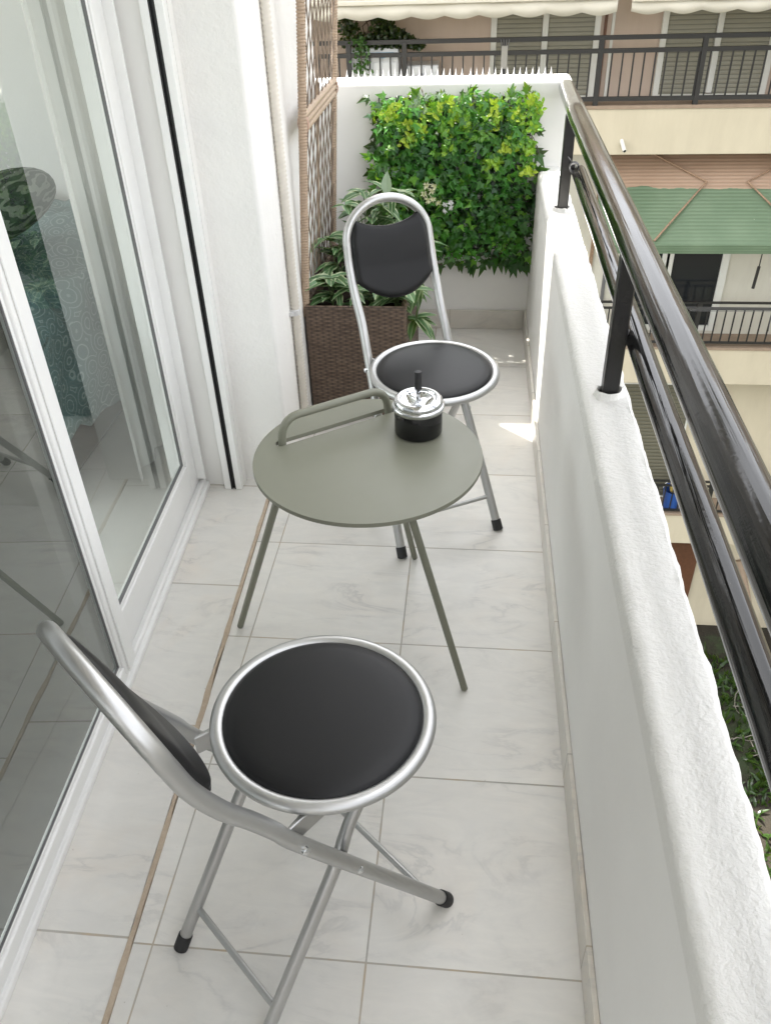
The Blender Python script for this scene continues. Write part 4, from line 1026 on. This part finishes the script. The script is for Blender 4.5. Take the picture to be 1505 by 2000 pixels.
lt = thing('railing_bracket', 'grey bracket fastened to the opposite railing', 'bracket', (.43, 9.47, .05))
f = MB(); f.box(-.035, .035, -.012, .012, -.10, .24); f.build('plate', simple('galvanised', (.28, .27, .24), .6), lt, bevel=.006)
f = MB(); f.box(-.018, .018, -.019, -.0122, -.03, .02); f.build('clip', MT['channel'], lt)
f = MB()
for i in range(4): f.tube([(-.03+.02*i, 0, .2), (-.045+.03*i, -.02, .30)], .006, 6)
f.build('tines', MT['gasket'], lt)
bk = thing('blue_bucket', 'blue plastic bucket with a yellow-brown sponge on the lower opposite balcony', 'bucket', (3.27, 9.66, -5.909))
f = MB(); f.lathe([(.001, .004), (.11, .004), (.145, .33), (.155, .335), (.15, .32), (.118, .02), (.001, .02)], 28); f.build('pail', MT['blue'], bk, smooth=True)
f = MB(); f.tube([(.15*math.cos(a), .03, .33+.15*math.sin(a)) for a in [math.pi*i/14 for i in range(15)]], .007, 6); f.build('handle', MT['white_app'], bk, smooth=True)
f = MB(); f.box(-.06, .06, -.06, .05, .30, .42); tag(f.build('sponge', simple('mustard_sponge', (.45, .33, .08), .8), bevel=.015, loc=(3.27, 9.66, -5.909)), 'mustard coloured sponge lying in the blue bucket', 'sponge')
lr = thing('drying_rack', 'thin wire clothes rack hung outside the middle opposite railing', 'clothes rack', (3.3, 9.3, -2.62))
f = MB()
for q in range(5): f.tube([(-.45, -.06*q+.1, .0+.012*q), (.62, -.06*q+.1, .0+.012*q)], .0028, 5)
for x in (-.45, .62): f.tube([(x, .18, -.02), (x, -.16, .06)], .004, 5)
f.tube([(.62, .18, -.02), (.64, .16, -.34)], .004, 5); f.tube([(-.45, .18, -.02), (-.43, .16, -.3)], .004, 5)
f.build('wires', MT['gasket'], lr, smooth=True)
# iron wand hanging under the awning (its crank)
cr_ = MB(); cr_.tube([(0, 0, .30), (0, 0, 0)], .008, 8); cr_.tube([(0, 0, -.001), (-.01, 0, -.28)], .020, 8)
tag(cr_.build('awning_crank', MT['rail_far'], smooth=True, loc=(3.68, 9.6, -2.17)), 'black crank handle hanging below the green awning', 'crank')

# ------------------------------------------------------------------ yard below
f = MB(); n = 50; S = 60
for i in range(n+1):
    for j in range(n+1):
        x = -S+2*S*i/n; y = -S+2*S*j/n; f.v.append((x, y, -8.6))
for i in range(n):
    for j in range(n): a = i*(n+1)+j; f.face([a, a+1, a+n+2, a+n+1])
struct(f.build('ground', MT['dirt']))
g_ = MB(); rnd = random.Random(21)
for i in range(12000):
    x = rnd.uniform(2.4, 8.0); y = rnd.uniform(-3.0, 9.2)
    if noise.noise(Vector((x*.8, y*.8, 1.5))) < -.22: continue
    c = rnd.uniform(.35, 1.1); add_leaf(g_, Vector((x, y, -8.6)), Vector((rnd.uniform(-1, 1), rnd.uniform(-1, 1), 1.0)), rv(), rnd.uniform(.08, .24), .05, (.035*c, .075*c, .018*c), 'lance', .5)
o = g_.build('weeds', MT['ivy'], tint=True); o['kind'] = 'stuff'; o['label'] = 'weeds growing on the dark soil of the yard'; o['category'] = 'weeds'
f = MB(); f.tube([(5.05, 9.25, -8.56), (4.6, 9.9, -7.1)], .07, 14); tag(f.build('leaning_pipe', MT['slabtop'], smooth=True), 'grey-brown pipe leaning on the foot of the opposite block', 'pipe')
f = MB(); f.box(4.95, 5.6, 8.75, 8.82, -8.595, -8.2, Matrix.Translation((0, 0, 0))); tag(f.build('board', MT['card'], bevel=.01), 'weathered board standing on the soil by the leaning pipe', 'board')
f = MB(); rnd = random.Random(4)
for q in range(5):
    c = Vector((4.6+rnd.uniform(-.3, .5), 7.7+rnd.uniform(-.6, .7), -8.56)); r_ = rnd.uniform(.25, .6); a0 = rnd.uniform(0, 6)
    f.tube([c+Vector((r_*math.cos(a0+j*.2), r_*.8*math.sin(a0+j*.2), .02+.05*math.sin(j))) for j in range(16)], .007, 5)
tag(f.build('loose_cable', simple('dusty_cable', (.20, .18, .15), .8), smooth=True), 'pale loose cable curled on the dark soil of the yard', 'cable')
# neighbouring blocks to the right of the yard, only met in reflections
nb = thing('neighbour_block', 'pale block across the yard, mirrored in the glass and railing', 'building', (15, 1, -8.6))
f = MB(); f.box(0, 6, -14, 5, 0, 11.5); f.build('wall', MT['offwhite'], nb)
f = MB()
for k in range(4): f.box(-.8, -.001, -14, 5, 2.6+2.9*k, 2.8+2.9*k)
f.build('balcony_slab', MT['cream'], nb)
for k in range(3):
    for q in range(5): f = MB(); f.box(-.06, -.002, -12.5+3.4*q, -10.9+3.4*q, 2.95+2.9*k, 5.0+2.9*k); f.build('window', MT['darkglass'], nb)
